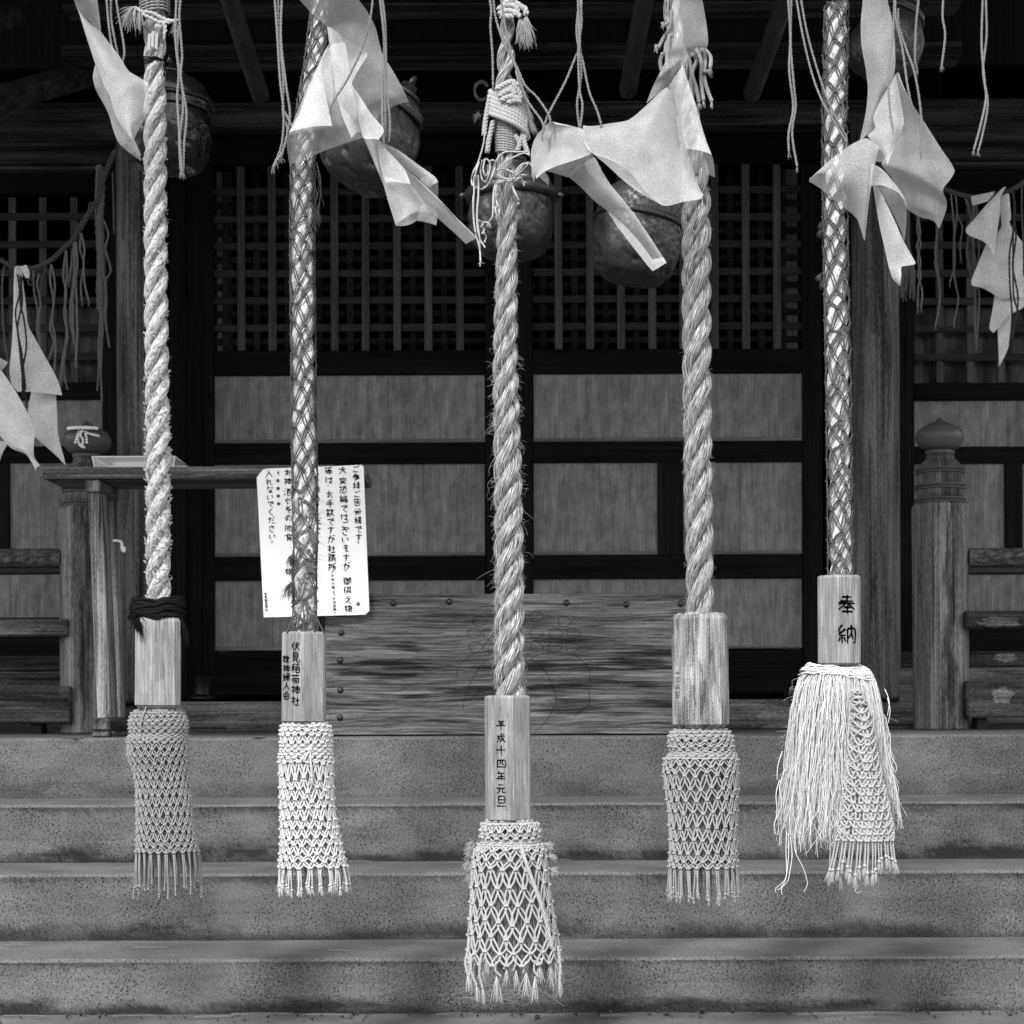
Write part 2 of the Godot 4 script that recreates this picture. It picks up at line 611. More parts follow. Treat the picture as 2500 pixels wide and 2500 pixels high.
func step(st: Node3D, s: int) -> void:
	var d: float = STEP_D[s]
	var top: float = STEP_H[s]
	var low: float = STEP_H[s + 1] if s < 3 else 0.0
	var deep := 1.6 if s == 0 else 0.34
	var fn := FastNoiseLite.new()
	fn.seed = 70 + s
	fn.frequency = 3.0
	fn.fractal_octaves = 4
	var fine := FastNoiseLite.new()
	fine.seed = 90 + s
	fine.frequency = 55.0
	fine.fractal_octaves = 3
	# outline from the foot of the riser over the rounded nose to the back of the tread; second value: how far along
	var pr := []
	for k in 21:
		pr.append([lerpf(low - 0.02, top - 0.009, k / 20.0), -d])
	for k in range(1, 6):
		var an := k / 6.0 * PI / 2
		pr.append([top - 0.009 + 0.009 * sin(an), -d - 0.009 + 0.009 * cos(an)])
	for k in 9:
		pr.append([top, -d - 0.009 - (deep - 0.009) * pow(k / 8.0, 1.6)])
	var nx := 401
	var p := PackedVector3Array()
	var g := PackedFloat32Array()
	for r in pr.size():
		for k in nx:
			var x := -2.0 + 4.0 * k / (nx - 1)
			var y: float = pr[r][0]
			var z: float = pr[r][1]
			var w := fn.get_noise_2d(x, y * 3.0)
			var dirt := 0.0
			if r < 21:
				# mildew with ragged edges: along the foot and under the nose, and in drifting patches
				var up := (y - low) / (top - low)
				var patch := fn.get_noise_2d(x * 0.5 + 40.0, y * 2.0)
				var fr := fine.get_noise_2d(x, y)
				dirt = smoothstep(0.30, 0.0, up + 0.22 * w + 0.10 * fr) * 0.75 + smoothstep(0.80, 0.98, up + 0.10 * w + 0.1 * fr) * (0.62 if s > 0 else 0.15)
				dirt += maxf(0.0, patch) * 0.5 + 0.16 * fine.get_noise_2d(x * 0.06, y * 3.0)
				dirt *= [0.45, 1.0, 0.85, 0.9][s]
				z += 0.0016 * fn.get_noise_2d(x * 2.0, y * 4.0)
			elif r > 25:
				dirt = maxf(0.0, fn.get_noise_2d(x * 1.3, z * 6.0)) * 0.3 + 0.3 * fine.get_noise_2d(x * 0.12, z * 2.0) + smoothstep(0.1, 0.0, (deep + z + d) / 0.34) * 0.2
			# chips broken from the nose of the top step
			if s == 0 and r >= 14 and r <= 27:
				for ch in [[-1.291, 0.045], [-0.745, 0.028], [0.985, 0.012]]:
					var q: float = Vector2(x - ch[0], (y - top) * 1.7).length() / ch[1]
					if q < 1.0 and r <= 24:
						z -= 0.010 * (1.0 - q * q) * (1.0 + fine.get_noise_2d(x, y))
						dirt += 0.4 * (1.0 - q * q)
			p.push_back(Vector3(x, y + 0.0010 * w, z))
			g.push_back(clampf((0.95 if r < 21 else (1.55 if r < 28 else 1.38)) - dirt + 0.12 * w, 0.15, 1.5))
	var b := MB.new()
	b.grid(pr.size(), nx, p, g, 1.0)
	# back and ends close the block
	b.flat([Vector3(-2, top, -d - deep), Vector3(2, top, -d - deep), Vector3(2, 0, -d - deep), Vector3(-2, 0, -d - deep)], Vector3(0, 0, -1))
	for sx in [-2.0, 2.0]:
		b.flat([Vector3(sx, top, -d - deep), Vector3(sx, top, -d), Vector3(sx, 0, -d), Vector3(sx, 0, -d - deep)], Vector3(signf(sx), 0, 0))
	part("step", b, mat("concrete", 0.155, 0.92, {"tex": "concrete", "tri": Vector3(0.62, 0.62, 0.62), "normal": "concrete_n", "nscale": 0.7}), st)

# ---------------------------------------------------------------- the hall
# a timber between two picture lines at distance d, th thick behind its front
func R(b: MB, x0: float, y0: float, x1: float, y1: float, d: float, th: float, bev := 0.003, g := 1.0) -> void:
	var xm := (x0 + x1) * 0.5
	var ym := (y0 + y1) * 0.5
	b.bx(Vector3(P(x0, ym, d).x, P(xm, y1, d).y, -d - th), Vector3(P(x1, ym, d).x, P(xm, y0, d).y, -d), bev, g)

func rpart(called: String, x0: float, y0: float, x1: float, y1: float, d: float, th: float, m: Material, parent: Node, bev := 0.003, g := 1.0) -> MeshInstance3D:
	var b := MB.new()
	R(b, x0, y0, x1, y1, d, th, bev, g)
	return part(called, b, m, parent)

# a wood panel made of upright boards with fine joints
func boards(called: String, x0: float, y0: float, x1: float, y1: float, d: float, cnt: int, m: Material, parent: Node) -> void:
	var x := x0
	for k in cnt:
		var nx := x1 if k == cnt - 1 else x + (x1 - x0) / cnt * rng.randf_range(0.86, 1.14)
		rpart(called, x, y0, nx - 0.35, y1, d + rng.randf_range(0.0, 0.0006), 0.012, m, parent, 0.0006, rng.randf_range(0.82, 1.1))
		x = nx

func build_hall() -> void:
	var hall := thing("shrine_hall", "dark timber shrine hall with two lattice doors between round pillars behind the ropes", "building", Vector3(0, 0.637, -7.0))
	var dark_v := wood("frame_upright", 0.014, VERT, {"rough": 0.8, "spec": 0.12})
	var dark_h := wood("frame_cross", 0.011, HORI, {"rough": 0.8, "spec": 0.12})
	var lat_v := wood("lattice_upright", 0.085, VERT)
	var lat_h := wood("lattice_cross", 0.040, HORI)
	var panel := wood("panel", 0.60, VERT, {"tex": "panel", "tri": Vector3(2.4, 1.6, 2.4), "rough": 0.9, "nscale": 0.15})
	var beam_m := wood("beam", 0.075, HORI, {"tex": "grain_hard"})
	var pillar_m := wood("pillar", 0.16, VERT, {"tex": "grain_hard", "nscale": 0.3, "tri": Vector3(2.4, 0.3, 2.4)})
	var D := 6.9
	for s in 2:
		var dr := node("sliding_door", hall)
		var d := D if s == 1 else D + 0.05
		var L := 522.0 if s == 0 else 1300.0
		var Rr := 1186.0 if s == 0 else 1960.0
		# stiles
		rpart("stile", 488 if s == 0 else 1243, 402, L, 1698, d, 0.045, dark_v, dr, 0.004, 1.0 if s == 0 else 2.0)
		rpart("stile", Rr, 398, 1244 if s == 0 else 2008, 1698, d, 0.045, dark_v, dr, 0.004, 1.0)
		# rails (a shade shallower than the stiles)
		var yo := 0.0 if s == 0 else -4.0
		for y in [[398, 405], [856, 915], [1081, 1132], [1360, 1416], [1592, 1697]]:
			rpart("rail", L, y[0] + yo, Rr, y[1] + yo, d + 0.003, 0.04, dark_h, dr)
		# lattice: cross bars behind, upright bars in front
		var bars: Array = [588, 664, 740, 816, 892, 969, 1045, 1122] if s == 0 else [1363, 1440, 1516, 1592, 1668, 1745, 1821, 1897]
		for x in bars:
			rpart("lattice_bar", x - 9.5, 405 + yo, x + 9.5, 856 + yo, d + 0.006, 0.014, lat_v, dr, 0.0015, rng.randf_range(0.7, 1.35))
		for y in [467, 534, 600, 667, 733, 800]:
			rpart("lattice_bar", L, y + yo - 9, Rr, y + yo + 9, d + 0.021, 0.012, lat_h, dr, 0.0015, rng.randf_range(0.7, 1.3))
		# an inner screen, dim, a hand's breadth behind
		for x in bars:
			rpart("inner_bar", x - 46, 405 + yo, x - 30, 856 + yo, d + 0.32, 0.014, lat_h, dr, 0.0015, rng.randf_range(0.5, 1.1))
		for y in [500, 567, 633, 700, 766, 833]:
			rpart("inner_bar", L, y + yo - 8, Rr, y + yo + 8, d + 0.336, 0.012, lat_h, dr, 0.0015, rng.randf_range(0.4, 0.9))
		# panels of upright boards with a pale moulding under each
		boards("panel_board", L + 3, 915 + yo, Rr - 2, 1074 + yo, d + 0.02, 6, panel, dr)
		if s == 0:
			boards("panel_board", L + 3, 1132, 818, 1350, d + 0.02, 3, panel, dr)
			rpart("muntin", 818, 1132, 880, 1360, d + 0.002, 0.04, dark_v, dr, 0.003, 1.3)
			boards("panel_board", 880, 1132, Rr - 2, 1350, d + 0.02, 4, panel, dr)
		else:
			boards("panel_board", L + 3, 1128, 1606, 1348, d + 0.02, 4, panel, dr)
			rpart("muntin", 1606, 1128, 1668, 1356, d + 0.002, 0.04, dark_v, dr, 0.003, 1.6)
			boards("panel_board", 1668, 1128, Rr - 2, 1348, d + 0.02, 4, panel, dr)
		boards("panel_board", L + 3, 1416 + yo, Rr - 2, 1580 + yo, d + 0.02, 5, panel, dr)
		for y in [1072, 1349, 1579]:
			rpart("moulding", L, y + yo, Rr, y + 9 + yo, d + 0.010, 0.02, wood("moulding", 0.22, HORI), dr, 0.006)
	# posts beside the doors
	for q in [[415, 452], [454, 487]]:
		rpart("jamb_post", q[0], 300, q[1], 1706, 6.86 if q[0] < 450 else 6.9, 0.06, dark_v, hall, 0.006, 1.8)
	rpart("jamb_post", 2010, 300, 2074, 1700, 6.94, 0.06, dark_v, hall, 0.006, 0.8)
	var shoe := MB.new()
	var sc := P(492, 1712, 6.62)
	shoe.lathe([Vector2(0.0, 0), Vector2(0.05, 0), Vector2(0.054, 0.012), Vector2(0.05, 0.02), Vector2(0.036, 0.026), Vector2(0.034, 0.09), Vector2(0.0, 0.092)], 28, Transform3D(Basis(), sc))
	part("post_shoe", shoe, mat("black_iron", 0.02, 0.35, {"metal": 0.7}), hall)
	# round pillars
	for x in [345.0, 2138.0]:
		var b := MB.new()
		var c := P(x, 1100, 6.6)
		var top := PY(300, 6.6)
		var prof := [Vector2(0.0, 0.737), Vector2(0.083, 0.737)]
		for k in 13:
			prof.append(Vector2(0.0855, lerpf(0.76, top, k / 12.0)))
		b.lathe(prof, 56, Transform3D(Basis(), Vector3(c.x, 0, c.z)))
		part("pillar", b, pillar_m, hall)
	# raised sill in front of the doors and the ends of the side verandas
	var sill := wood("sill", 0.21, HORI, {"tex": "grain_hard"})
	rpart("threshold_board", 395, 1710, 2090, 1783, 6.5, 0.40, sill, hall, 0.005)
	rpart("veranda_board", -400, 1640, 394, 1790, 6.56, 0.05, sill, hall, 0.005, 0.6)
	rpart("veranda_board", 2092, 1629, 2900, 1780, 6.56, 0.05, sill, hall, 0.005, 0.9)
	rpart("veranda_edge", -400, 1602, 394, 1638, 6.60, 0.3, beam_m, hall, 0.004, 1.2)
	rpart("veranda_edge", 2182, 1590, 2900, 1627, 6.60, 0.3, beam_m, hall, 0.004, 1.4)
	# side bays: posts, rails, panels and a denser lattice with a board behind its lower cells
	for s in 2:
		var bay := node("side_wall", hall)
		var L := -420.0 if s == 0 else 2232.0
		var Rr := 250.0 if s == 0 else 2920.0
		rpart("post", 250 if s == 0 else 2195, 380, 291 if s == 0 else 2232, 1610, 6.95, 0.08, dark_v, bay, 0.004, 1.5)
		var d := 7.02
		for y in [[470, 480], [934, 976], [1090, 1130], [1340, 1400], [1508, 1606]]:
			rpart("rail", L, y[0], Rr, y[1], d + 0.003, 0.04, dark_h, bay, 0.003, 1.6)
		var xs: Array = [-346, -271, -196, -121, -46, 30, 105, 181] if s == 0 else [2294, 2368.5, 2443, 2518, 2593, 2668, 2743, 2818]
		for x in xs:
			rpart("lattice_bar", x - 9, 480, x + 9, 934, d + 0.006, 0.016, lat_v, bay, 0.0015, rng.randf_range(0.9, 1.3))
		for y in [529, 597, 666, 734, 802, 871]:
			rpart("lattice_bar", L, y - 9, Rr, y + 9, d + 0.0, 0.014, lat_h, bay, 0.0015, rng.randf_range(0.8, 1.5))
		rpart("backing_board", L, 748, Rr, 936, d + 0.07, 0.012, wood("backing", 0.10, VERT, {"tex": "blotch"}), bay)
		boards("panel_board", L, 976, Rr, 1090, d + 0.02, 6, panel, bay)
		var sx := 22.0 if s == 0 else 2455.0
		boards("panel_board", L, 1130, sx - 2 if s == 0 else sx, 1340, d + 0.02, 4, panel, bay)
		rpart("muntin", sx - (42 if s == 0 else 0), 1130, sx + (0 if s == 0 else 42), 1340, d + 0.002, 0.04, dark_v, bay, 0.003, 1.5)
		boards("panel_board", sx if s == 0 else sx + 42, 1130, Rr, 1340, d + 0.02, 3, panel, bay)
		boards("panel_board", L, 1400, Rr, 1508, d + 0.02, 6, panel, bay)
		# header of the bay
		var o := 0.0 if s == 0 else -12.0
		rpart("header_beam", L, 250 + o, Rr + 40 if s == 0 else Rr, 354 + o, 6.8, 0.12, beam_m, bay, 0.006, 0.75)
		rpart("header_highlight", L, 354 + o, Rr + 35, 362 + o, 6.84, 0.12, beam_m, bay, 0.002, 6.0)  # highlight under the header beam, painted as a thin pale strip
		rpart("header_beam", L, 362 + o, Rr + 30, 399 + o, 6.88, 0.12, beam_m, bay, 0.006, 0.7)
		rpart("header_highlight", L, 400 + o, Rr, 414 + o, 6.92, 0.12, beam_m, bay, 0.002, 5.0)  # lower highlight line, put into a pale tone
		rpart("header_highlight", L, 414 + o, Rr, 472, 6.97, 0.1, dark_h, bay)
	# beams over the doors
	var up := node("upper_frame", hall)
	rpart("lintel", 290, 306, 2195, 398, 6.93, 0.1, dark_h, up, 0.004, 0.8)
	rpart("lintel", 290, 252, 2195, 306, 6.78, 0.1, beam_m, up, 0.006, 0.85)
	rpart("lintel_highlight", 290, 247, 2195, 252, 6.77, 0.12, beam_m, up, 0.002, 6.0)  # light caught along the lintel top, painted as a pale strip
	rpart("upper_board", 200, 141, 2300, 247, 6.98, 0.05, dark_h, up, 0.003, 0.8)
	rpart("tie_beam", 150, 102, 2350, 136, 6.3, 0.12, beam_m, up, 0.005, 0.6)
	rpart("tie_beam_highlight", 150, 136, 2350, 140, 6.29, 0.13, beam_m, up, 0.001, 4.0)  # highlight on the lower edge of the beam, painted pale
	rpart("tie_beam", 150, -60, 2350, 5, 6.1, 0.12, beam_m, up, 0.005, 0.5)
	rpart("tie_beam_highlight", 150, 5, 2350, 10, 6.09, 0.13, beam_m, up, 0.001, 4.0)  # painted highlight strip for the upper tie beam
	for q in [[548, -40, 636, 233, 24], [1580, -40, 1533, 220, 24], [1932, -40, 1836, 228, 24], [1140, -400, 1160, -200, 24]]:
		var b := MB.new()
		var a := P(q[0], q[1], 5.3)
		var e := P(q[2], q[3], 6.2)
		var w := 0.034
		var path := PackedVector3Array()
		for k in 9:
			path.push_back(a.lerp(e, k / 8.0))
		b.tube(path, w * 0.8, 14, 1.0, w * 0.9)
		b.ball(e, Basis(), Vector3(w, w, w) * 0.9, 14, 8, 1.0)
		part("bracket_arm", b, wood("bracket", 0.08, VERT), up)
	for q in [[-60, 60, 130, -8], [-60, 262, 225, 176]]:
		var b := MB.new()
		var a := P(q[0], q[1], 5.9)
		var e := P(q[2], q[3], 6.5)
		var x := (e - a).normalized()
		var y := Vector3(0, 0, 1).cross(x).normalized()
		b.box(Transform3D(Basis(x, y, x.cross(y)), (a + e) * 0.5), Vector3((e - a).length(), 0.05, 0.09), 0.004)
		part("hip_rafter", b, beam_m, up)
	# shell of the dark room and the roof over porch and hall
	var shell := wood("room", 0.02, VERT)
	for q in [[Vector3(-4, 0.5, -10.2), Vector3(4, 4.6, -10.0)], [Vector3(-4.2, 0.5, -10.2), Vector3(-4, 4.6, -6.95)], [Vector3(4, 0.5, -10.2), Vector3(4.2, 4.6, -6.95)]]:
		var b := MB.new()
		b.bx(q[0], q[1], 0.004)
		part("inner_wall", b, shell, hall)
	var fl := MB.new()
	fl.bx(Vector3(-4, 0.3, -10), Vector3(4, 0.72, -7.15), 0.004)
	part("inner_floor", fl, shell, hall)
	var outer := [[-4.2, PX(-420, 7.0)], [PX(2920, 7.0), 4.2]]
	for q in outer:
		var b := MB.new()
		b.bx(Vector3(q[0], 0.3, -7.15), Vector3(q[1], 4.6, -7.0), 0.004)
		part("outer_wall", b, shell, hall)
	var tb := MB.new()
	tb.bx(Vector3(-4.2, PY(141, 7.0) - 0.02, -7.12), Vector3(4.2, 4.6, -7.04), 0.004)
	part("gable_board", tb, shell, hall)
	for x in [545.0, 1935.0]:
		rpart("inner_post", x - 14, 300, x + 14, 1700, 7.9, 0.12, wood("inner_post", 0.35, VERT), hall)
	var roof := MB.new()
	var rx := (Vector3(0, 4.9, -10.4) - Vector3(0, 3.5, -3.75))
	var fz := -rx.normalized()
	var ux := Vector3.RIGHT
	roof.box(Transform3D(Basis(ux, fz.cross(ux), fz), Vector3(0, 3.8, -6.65)), Vector3(9.5, 0.12, rx.length()), 0.01)
	part("roof", roof, wood("roof_board", 0.05, DEEP), hall)

# ---------------------------------------------------------------- railings with onion-topped posts
func newel(at: Vector3, label: String) -> Node3D:
	var o := thing("newel_post", label, "railing post", at, "onion-topped railing posts flanking the steps")
	var wd := wood("newel", 0.22, VERT, {"tex": "grain_hard", "nscale": 0.3, "tri": Vector3(2.8, 0.3, 2.8), "off": Vector3(at.x * 3.0, 0, 0.4)})
	var capm := wood("newel_cap", 0.10, HORI, {"tex": "grain_soft", "rough": 0.36, "tri": Vector3(1, 8, 8)})
	var x := Transform3D(Basis(), at)
	var b := MB.new()
	var h := 0.78
	var prof := [Vector2(0.0, 0.0), Vector2(0.092, 0.0)]
	for k in 41:
		prof.append(Vector2(0.0935 + 0.0035 * k / 40.0, 0.006 + (h - 0.02) * k / 40.0))
	prof.append_array([Vector2(0.094, h - 0.006), Vector2(0.088, h), Vector2(0.0, h)])
	# rain has run a dark ragged stain down the front, slightly right of the middle
	var fs := FastNoiseLite.new()
	fs.seed = 810 + int(at.x * 10.0)
	fs.frequency = 2.4
	fs.fractal_octaves = 4
	b.lathe_toned(prof, 120, x, func(an: float, y: float) -> float:
		var side := wrapf(an - 0.12, -PI, PI) + 0.28 * fs.get_noise_2d(y * 1.6, 3.0)
		var w := (0.30 + 0.25 * fs.get_noise_2d(y * 1.2, 9.0)) * smoothstep(0.9, 0.15, y) * smoothstep(0.03, 0.14, y) + 0.05
		return 1.08 - 0.72 * smoothstep(w, w * 0.25, absf(side) + 0.10 * fs.get_noise_2d(an * 5.0, y * 3.0)) + 0.30 * fs.get_noise_2d(an * 1.5, y * 1.2))
	part("post", b, wd, o)
	# collar: two drums between three pairs of rings, then the shoulder
	var c := MB.new()
	c.lathe([Vector2(0.0, h), Vector2(0.079, h + 0.001), Vector2(0.0785, h + 0.052), Vector2(0.0775, h + 0.1), Vector2(0.077, h + 0.118), Vector2(0.074, h + 0.128), Vector2(0.064, h + 0.142), Vector2(0.052, h + 0.15), Vector2(0.048, h + 0.158), Vector2(0.046, h + 0.172), Vector2(0.0, h + 0.173)], 56, x, 1.3)
	part("collar", c, wood("newel_collar", 0.14, VERT, {"tex": "grain_hard"}), o)
	for ry in [0.004, 0.014, 0.052, 0.062, 0.107, 0.117]:
		var rg := MB.new()
		var rr := 0.0825 if ry < 0.03 else (0.0815 if ry < 0.08 else 0.0795)
		var pr := []
		for k in 9:
			var an := TAU * k / 8.0
			pr.append(Vector2(rr + 0.0045 * cos(an), h + ry + 0.0045 * sin(an)))
		rg.lathe(pr, 56, x)
		part("ring", rg, capm, o)
	var nk := MB.new()
	nk.lathe([Vector2(0.044, h + 0.17), Vector2(0.05, h + 0.174), Vector2(0.05, h + 0.181), Vector2(0.045, h + 0.184)], 40, x, 1.6)
	part("ring", nk, capm, o)
	var cp := MB.new()
	var y0 := h + 0.183
	cp.lathe([Vector2(0.0, y0), Vector2(0.045, y0 + 0.001), Vector2(0.064, y0 + 0.010), Vector2(0.077, y0 + 0.026), Vector2(0.0825, y0 + 0.043), Vector2(0.081, y0 + 0.058), Vector2(0.073, y0 + 0.072), Vector2(0.058, y0 + 0.083), Vector2(0.038, y0 + 0.092), Vector2(0.021, y0 + 0.099), Vector2(0.011, y0 + 0.107), Vector2(0.006, y0 + 0.114), Vector2(0.0, y0 + 0.119)], 56, x)
	part("onion_cap", cp, capm, o)
	return o

func build_railings() -> void:
	var fz := -6.3
	var foot := 0.637
	var lc := P(214, 1400, 6.3)
	newel(Vector3(lc.x, foot, fz), "weathered railing post partly hidden behind the table leg, white beaded cord round its cap")
	var rc := P(2296, 1400, 6.3)
	newel(Vector3(rc.x, foot, fz), "weathered railing post with onion cap standing clear, dark stain down its front")
	# white beaded cord tied round the left cap
	var cd := thing("beaded_string", "white beaded cord tied in a bow round an onion-shaped post cap", "cord", Vector3(lc.x, foot + 1.03, fz))
	var b := MB.new()
	for k in 34:
		var an := -0.62 + 1.24 * k / 33.0
		b.ball(Vector3(lc.x + 0.083 * sin(an), P(214, 1053, 6.3).y + 0.0008 * sin(k * 1.3), fz + 0.083 * cos(an)), Basis(), Vector3(0.0062, 0.0062, 0.0062), 8, 6, rng.randf_range(0.85, 1.0))
	part("bead_band", b, mat("white_bead", 0.8, 0.4), cd)
	for q in [[[192, 1054], [188, 1068], [184, 1080]], [[192, 1054], [190, 1072], [196, 1088], [205, 1092]], [[208, 1054], [211, 1068], [212, 1080]], [[200, 1053], [196, 1062], [203, 1074], [201, 1086]], [[208, 1054], [222, 1060], [240, 1064]]]:
		var t := MB.new()
		var pts := []
		for k in q:
			pts.append(P(k[0], k[1], 6.21))
		for w in spline(pts, 0.010):
			t.ball(w, Basis(), Vector3(0.005, 0.005, 0.005), 7, 5, rng.randf_range(0.85, 1.0))
		part("bead_tail", t, mats.white_bead, cd)
	for s in 2:
		var r := thing("railing", "low weathered timber railing left of the table" if s == 0 else "low timber railing right of the bare onion-topped post, worn pale in patches", "railing", Vector3(-2.2 if s == 0 else 2.2, foot, -6.25), "railings either side of the steps")
		var x0 := -420.0 if s == 0 else 2362.0
		var x1 := 152.0 if s == 0 else 2920.0
		var o := 0.0 if s == 0 else -3.0
		var rw := wood("rail_round", 0.10, HORI, {"tex": "blotch", "tri": Vector3(3.5, 9, 9)})
		var b2 := MB.new()
		var a := P(x0, 1364 + o, 6.27)
		var e := P(x1, 1364 + o, 6.27)
		var path := PackedVector3Array()
		for k in 13:
			path.push_back(Vector3(lerpf(a.x, e.x, k / 12.0), (a.y + e.y) * 0.5, -6.27))
		b2.tube(path, 0.0335, 20, 1.0)
		part("top_rail", b2, rw, r)
		rpart("under_rail", x0, 1387 + o, x1, 1401 + o, 6.25, 0.06, wood("rail_dark", 0.03, HORI), r)
		rpart("middle_rail", x0 if s == 0 else x0 - 3, 1511 + o * 7, 163 if s == 0 else x1, 1554 + o * 7, 6.19, 0.09, wood("rail_mid", 0.15 if s == 0 else 0.06, HORI, {"tex": "grain_hard"}) if s == 0 else wood("rail_mid_dark", 0.06, HORI, {"tex": "grain_hard"}), r, 0.006)
		rpart("bottom_rail", x0 if s == 0 else x0 - 1, 1676 + o * 5, 172 if s == 0 else x1, 1767 + o * 5, 6.18, 0.1, wood("rail_low", 0.085, HORI, {"tex": "grain_hard"}), r, 0.007)
		for fx in ([-160.0, 88.0] if s == 0 else [2399.0, 2640.0]):
			rpart("foot_block", fx - 13, 1764 + o * 5, fx + 13, 1795 + o * 4, 6.22, 0.08, wood("rail_dark", 0.03, HORI), r)
		rpart("skirt_board", x0, 1772 + o * 3, x1, 1792 + o * 3, 6.45, 0.04, wood("skirt", 0.16, HORI), r)
		if s == 1:
			# bark worn pale: thin scars let into the dark rails
			for w in [[2385, 2491, 1519, 13, 6.185], [2425, 2484, 1605, 10, 6.597], [2422, 2474, 1697, 20, 6.177]]:
				var sc := MB.new()
				var c := P((w[0] + w[1]) * 0.5, w[2], w[4])
				var rx: float = (w[1] - w[0]) * 0.5 / FOCAL * w[4]
				var ry: float = w[3] / FOCAL * w[4]
				var pts := []
				for k in 40:
					var an := TAU * k / 40.0
					var q := 1.0 + 0.12 * sin(an * 5.0 + w[2]) + 0.08 * sin(an * 11.0)
					pts.append(c + Vector3(cos(an) * rx * q, sin(an) * ry * q, 0.0))
				sc.flat(pts, Vector3(0, 0, 1))
				part("worn_patch", sc, wood("worn", 0.26, HORI, {"tex": "grain_hard"}), r)

# ---------------------------------------------------------------- offering box
func build_offering_box() -> void:
	var d := 5.5
	var z := -d
	var o := thing("offering_box", "long studded plank offering box with a carved crest on the top step before the doors", "offering box", Vector3(0, 0.637, -5.75))
	var s := Vector2(1024, 384)
	# cathedral grain with knots and dark stains, worked out for this one broad plank
	var fa := FastNoiseLite.new()
	fa.seed = 301
	fa.frequency = 0.004
	fa.fractal_octaves = 3
	var fb := FastNoiseLite.new()
	fb.seed = 302
	fb.frequency = 0.03
	fb.fractal_octaves = 4
	var knots := [[470, 300, 46.0], [500, 320, 30.0], [235, 100, 24.0], [820, 150, 40.0], [705, 345, 30.0]]
	var by := PackedByteArray()
	by.resize(1024 * 384)
	for y in 384:
		for x in 1024:
			var ring := y * 0.30 + 14.0 * fa.get_noise_2d(x * 0.35, y * 1.4) + 3.0 * fa.get_noise_2d(x * 0.9 + 500.0, y * 6.0)
			for k in knots:
				var q := Vector2((x - k[0]) * 0.45, y - k[1]).length() / (k[2] as float)
				ring += 7.0 * exp(-q * q)
			var line := 0.5 + 0.5 * sin(ring * 1.9)
			var fine := fb.get_noise_2d(x * 0.05, y * 4.0)
			var fleck := fb.get_noise_2d(x * 0.3 + 900.0, y * 4.5)
			var stain := fa.get_noise_2d(x * 0.42 + 3000.0, y * 4.6) + 0.6 * fa.get_noise_2d(x * 1.1 + 7000.0, y * 16.0)
			var across := posmod(int(y * 1.5 + 15.0 * fa.get_noise_2d(x * 0.35, y * 1.4) + ring * 0.8), 512)
			var fb2 := fib[((x / 2) % 512) * 512 + across]
			var v := 0.58 + 0.05 * line + 0.08 * fine + 1.15 * (fb2 - 0.45) - 0.5 * maxf(0.0, fleck - 0.16)
			v -= 0.42 * smoothstep(0.0, 0.6, stain + 0.35 * fine) * (0.45 + 0.6 * smoothstep(90.0, 190.0, float(y)) * smoothstep(384.0, 250.0, float(y)))
			by[y * 1024 + x] = int(255.0 * clampf(v * 1.05, 0.10, 1.0))
	tex.plank = to_tex(by, 1024, 384)
	tex.plank_n = to_normal(by, 1024, 384, 2.5)
	var x0 := PX(793, d)
	var x1 := PX(1708, d)
	var y1 := PY(1449.5, d)
	var y0 := 0.641
	var b := MB.new()
	var p := PackedVector3Array()
	var uv := PackedVector2Array()
	for r in [[y0, z - 0.03], [y0, z - 0.002], [y0 + 0.002, z], [lerpf(y0, y1, 0.5), z], [y1 - 0.002, z], [y1, z - 0.002], [y1, z - 0.03]]:
		for k in 13:
			var fx := k / 12.0
			p.push_back(Vector3(lerpf(x0, x1, fx), r[0] + (0.0008 * sin(fx * 9.0) if r[0] > 1.0 else 0.0), r[1]))
			uv.push_back(Vector2(fx, 1.0 - (r[0] - y0) / (y1 - y0)))
	b.grid(7, 13, p, PackedFloat32Array([1.0]), 1.0, false, uv)
	b.flat([Vector3(x0, y0, z - 0.03), Vector3(x0, y0, z), Vector3(x0, y1, z), Vector3(x0, y1, z - 0.03)], Vector3.LEFT)
	b.flat([Vector3(x1, y0, z - 0.03), Vector3(x1, y0, z), Vector3(x1, y1, z), Vector3(x1, y1, z - 0.03)], Vector3.RIGHT)
	part("front_board", b, mat("plank", 0.19, 0.75, {"tex": "plank", "normal": "plank_n", "nscale": 0.5}), o)
	var side := wood("box_side", 0.10, DEEP)
	for x in [x0, x1 - 0.03]:
		var sb := MB.new()
		sb.bx(Vector3(x + 0.003, y0, z - 0.48), Vector3(x + 0.027, y1 - 0.006, z - 0.0305))
		part("side_board", sb, side, o)
	var bb := MB.new()
	bb.bx(Vector3(x0, y0, z - 0.51), Vector3(x1, y1 - 0.004, z - 0.481))
	part("back_board", bb, side, o)
	for k in 11:
		var sl := MB.new()
		var x := lerpf(x0 + 0.06, x1 - 0.06, k / 10.0)
		sl.bx(Vector3(x - 0.018, y1 - 0.06, z - 0.48), Vector3(x + 0.018, y1 - 0.02, z - 0.031))
		part("top_slat", sl, side, o)
	# domed studs
	for q in [[960, 1473], [1097, 1469], [1383, 1472], [1529, 1476], [1662, 1474], [833, 1545], [830, 1612], [831, 1685], [830, 1752], [1672, 1545], [1672, 1612], [1672, 1685], [1672, 1752]]:
		var nb := MB.new()
		var c := P(q[0], q[1], d)
		nb.ball(Vector3(c.x, c.y, z), Basis(), Vector3(0.0098, 0.0098, 0.0078), 18, 10, 1.0)
		part("stud", nb, mat("stud", 0.035, 0.32, {"metal": 0.6}), o)
	# crest cut as fine lines into the plank: three leaves under three sprays of small round blossoms
	var cr := MB.new()
	var crop := Vector3(780, 1420, 2.1)
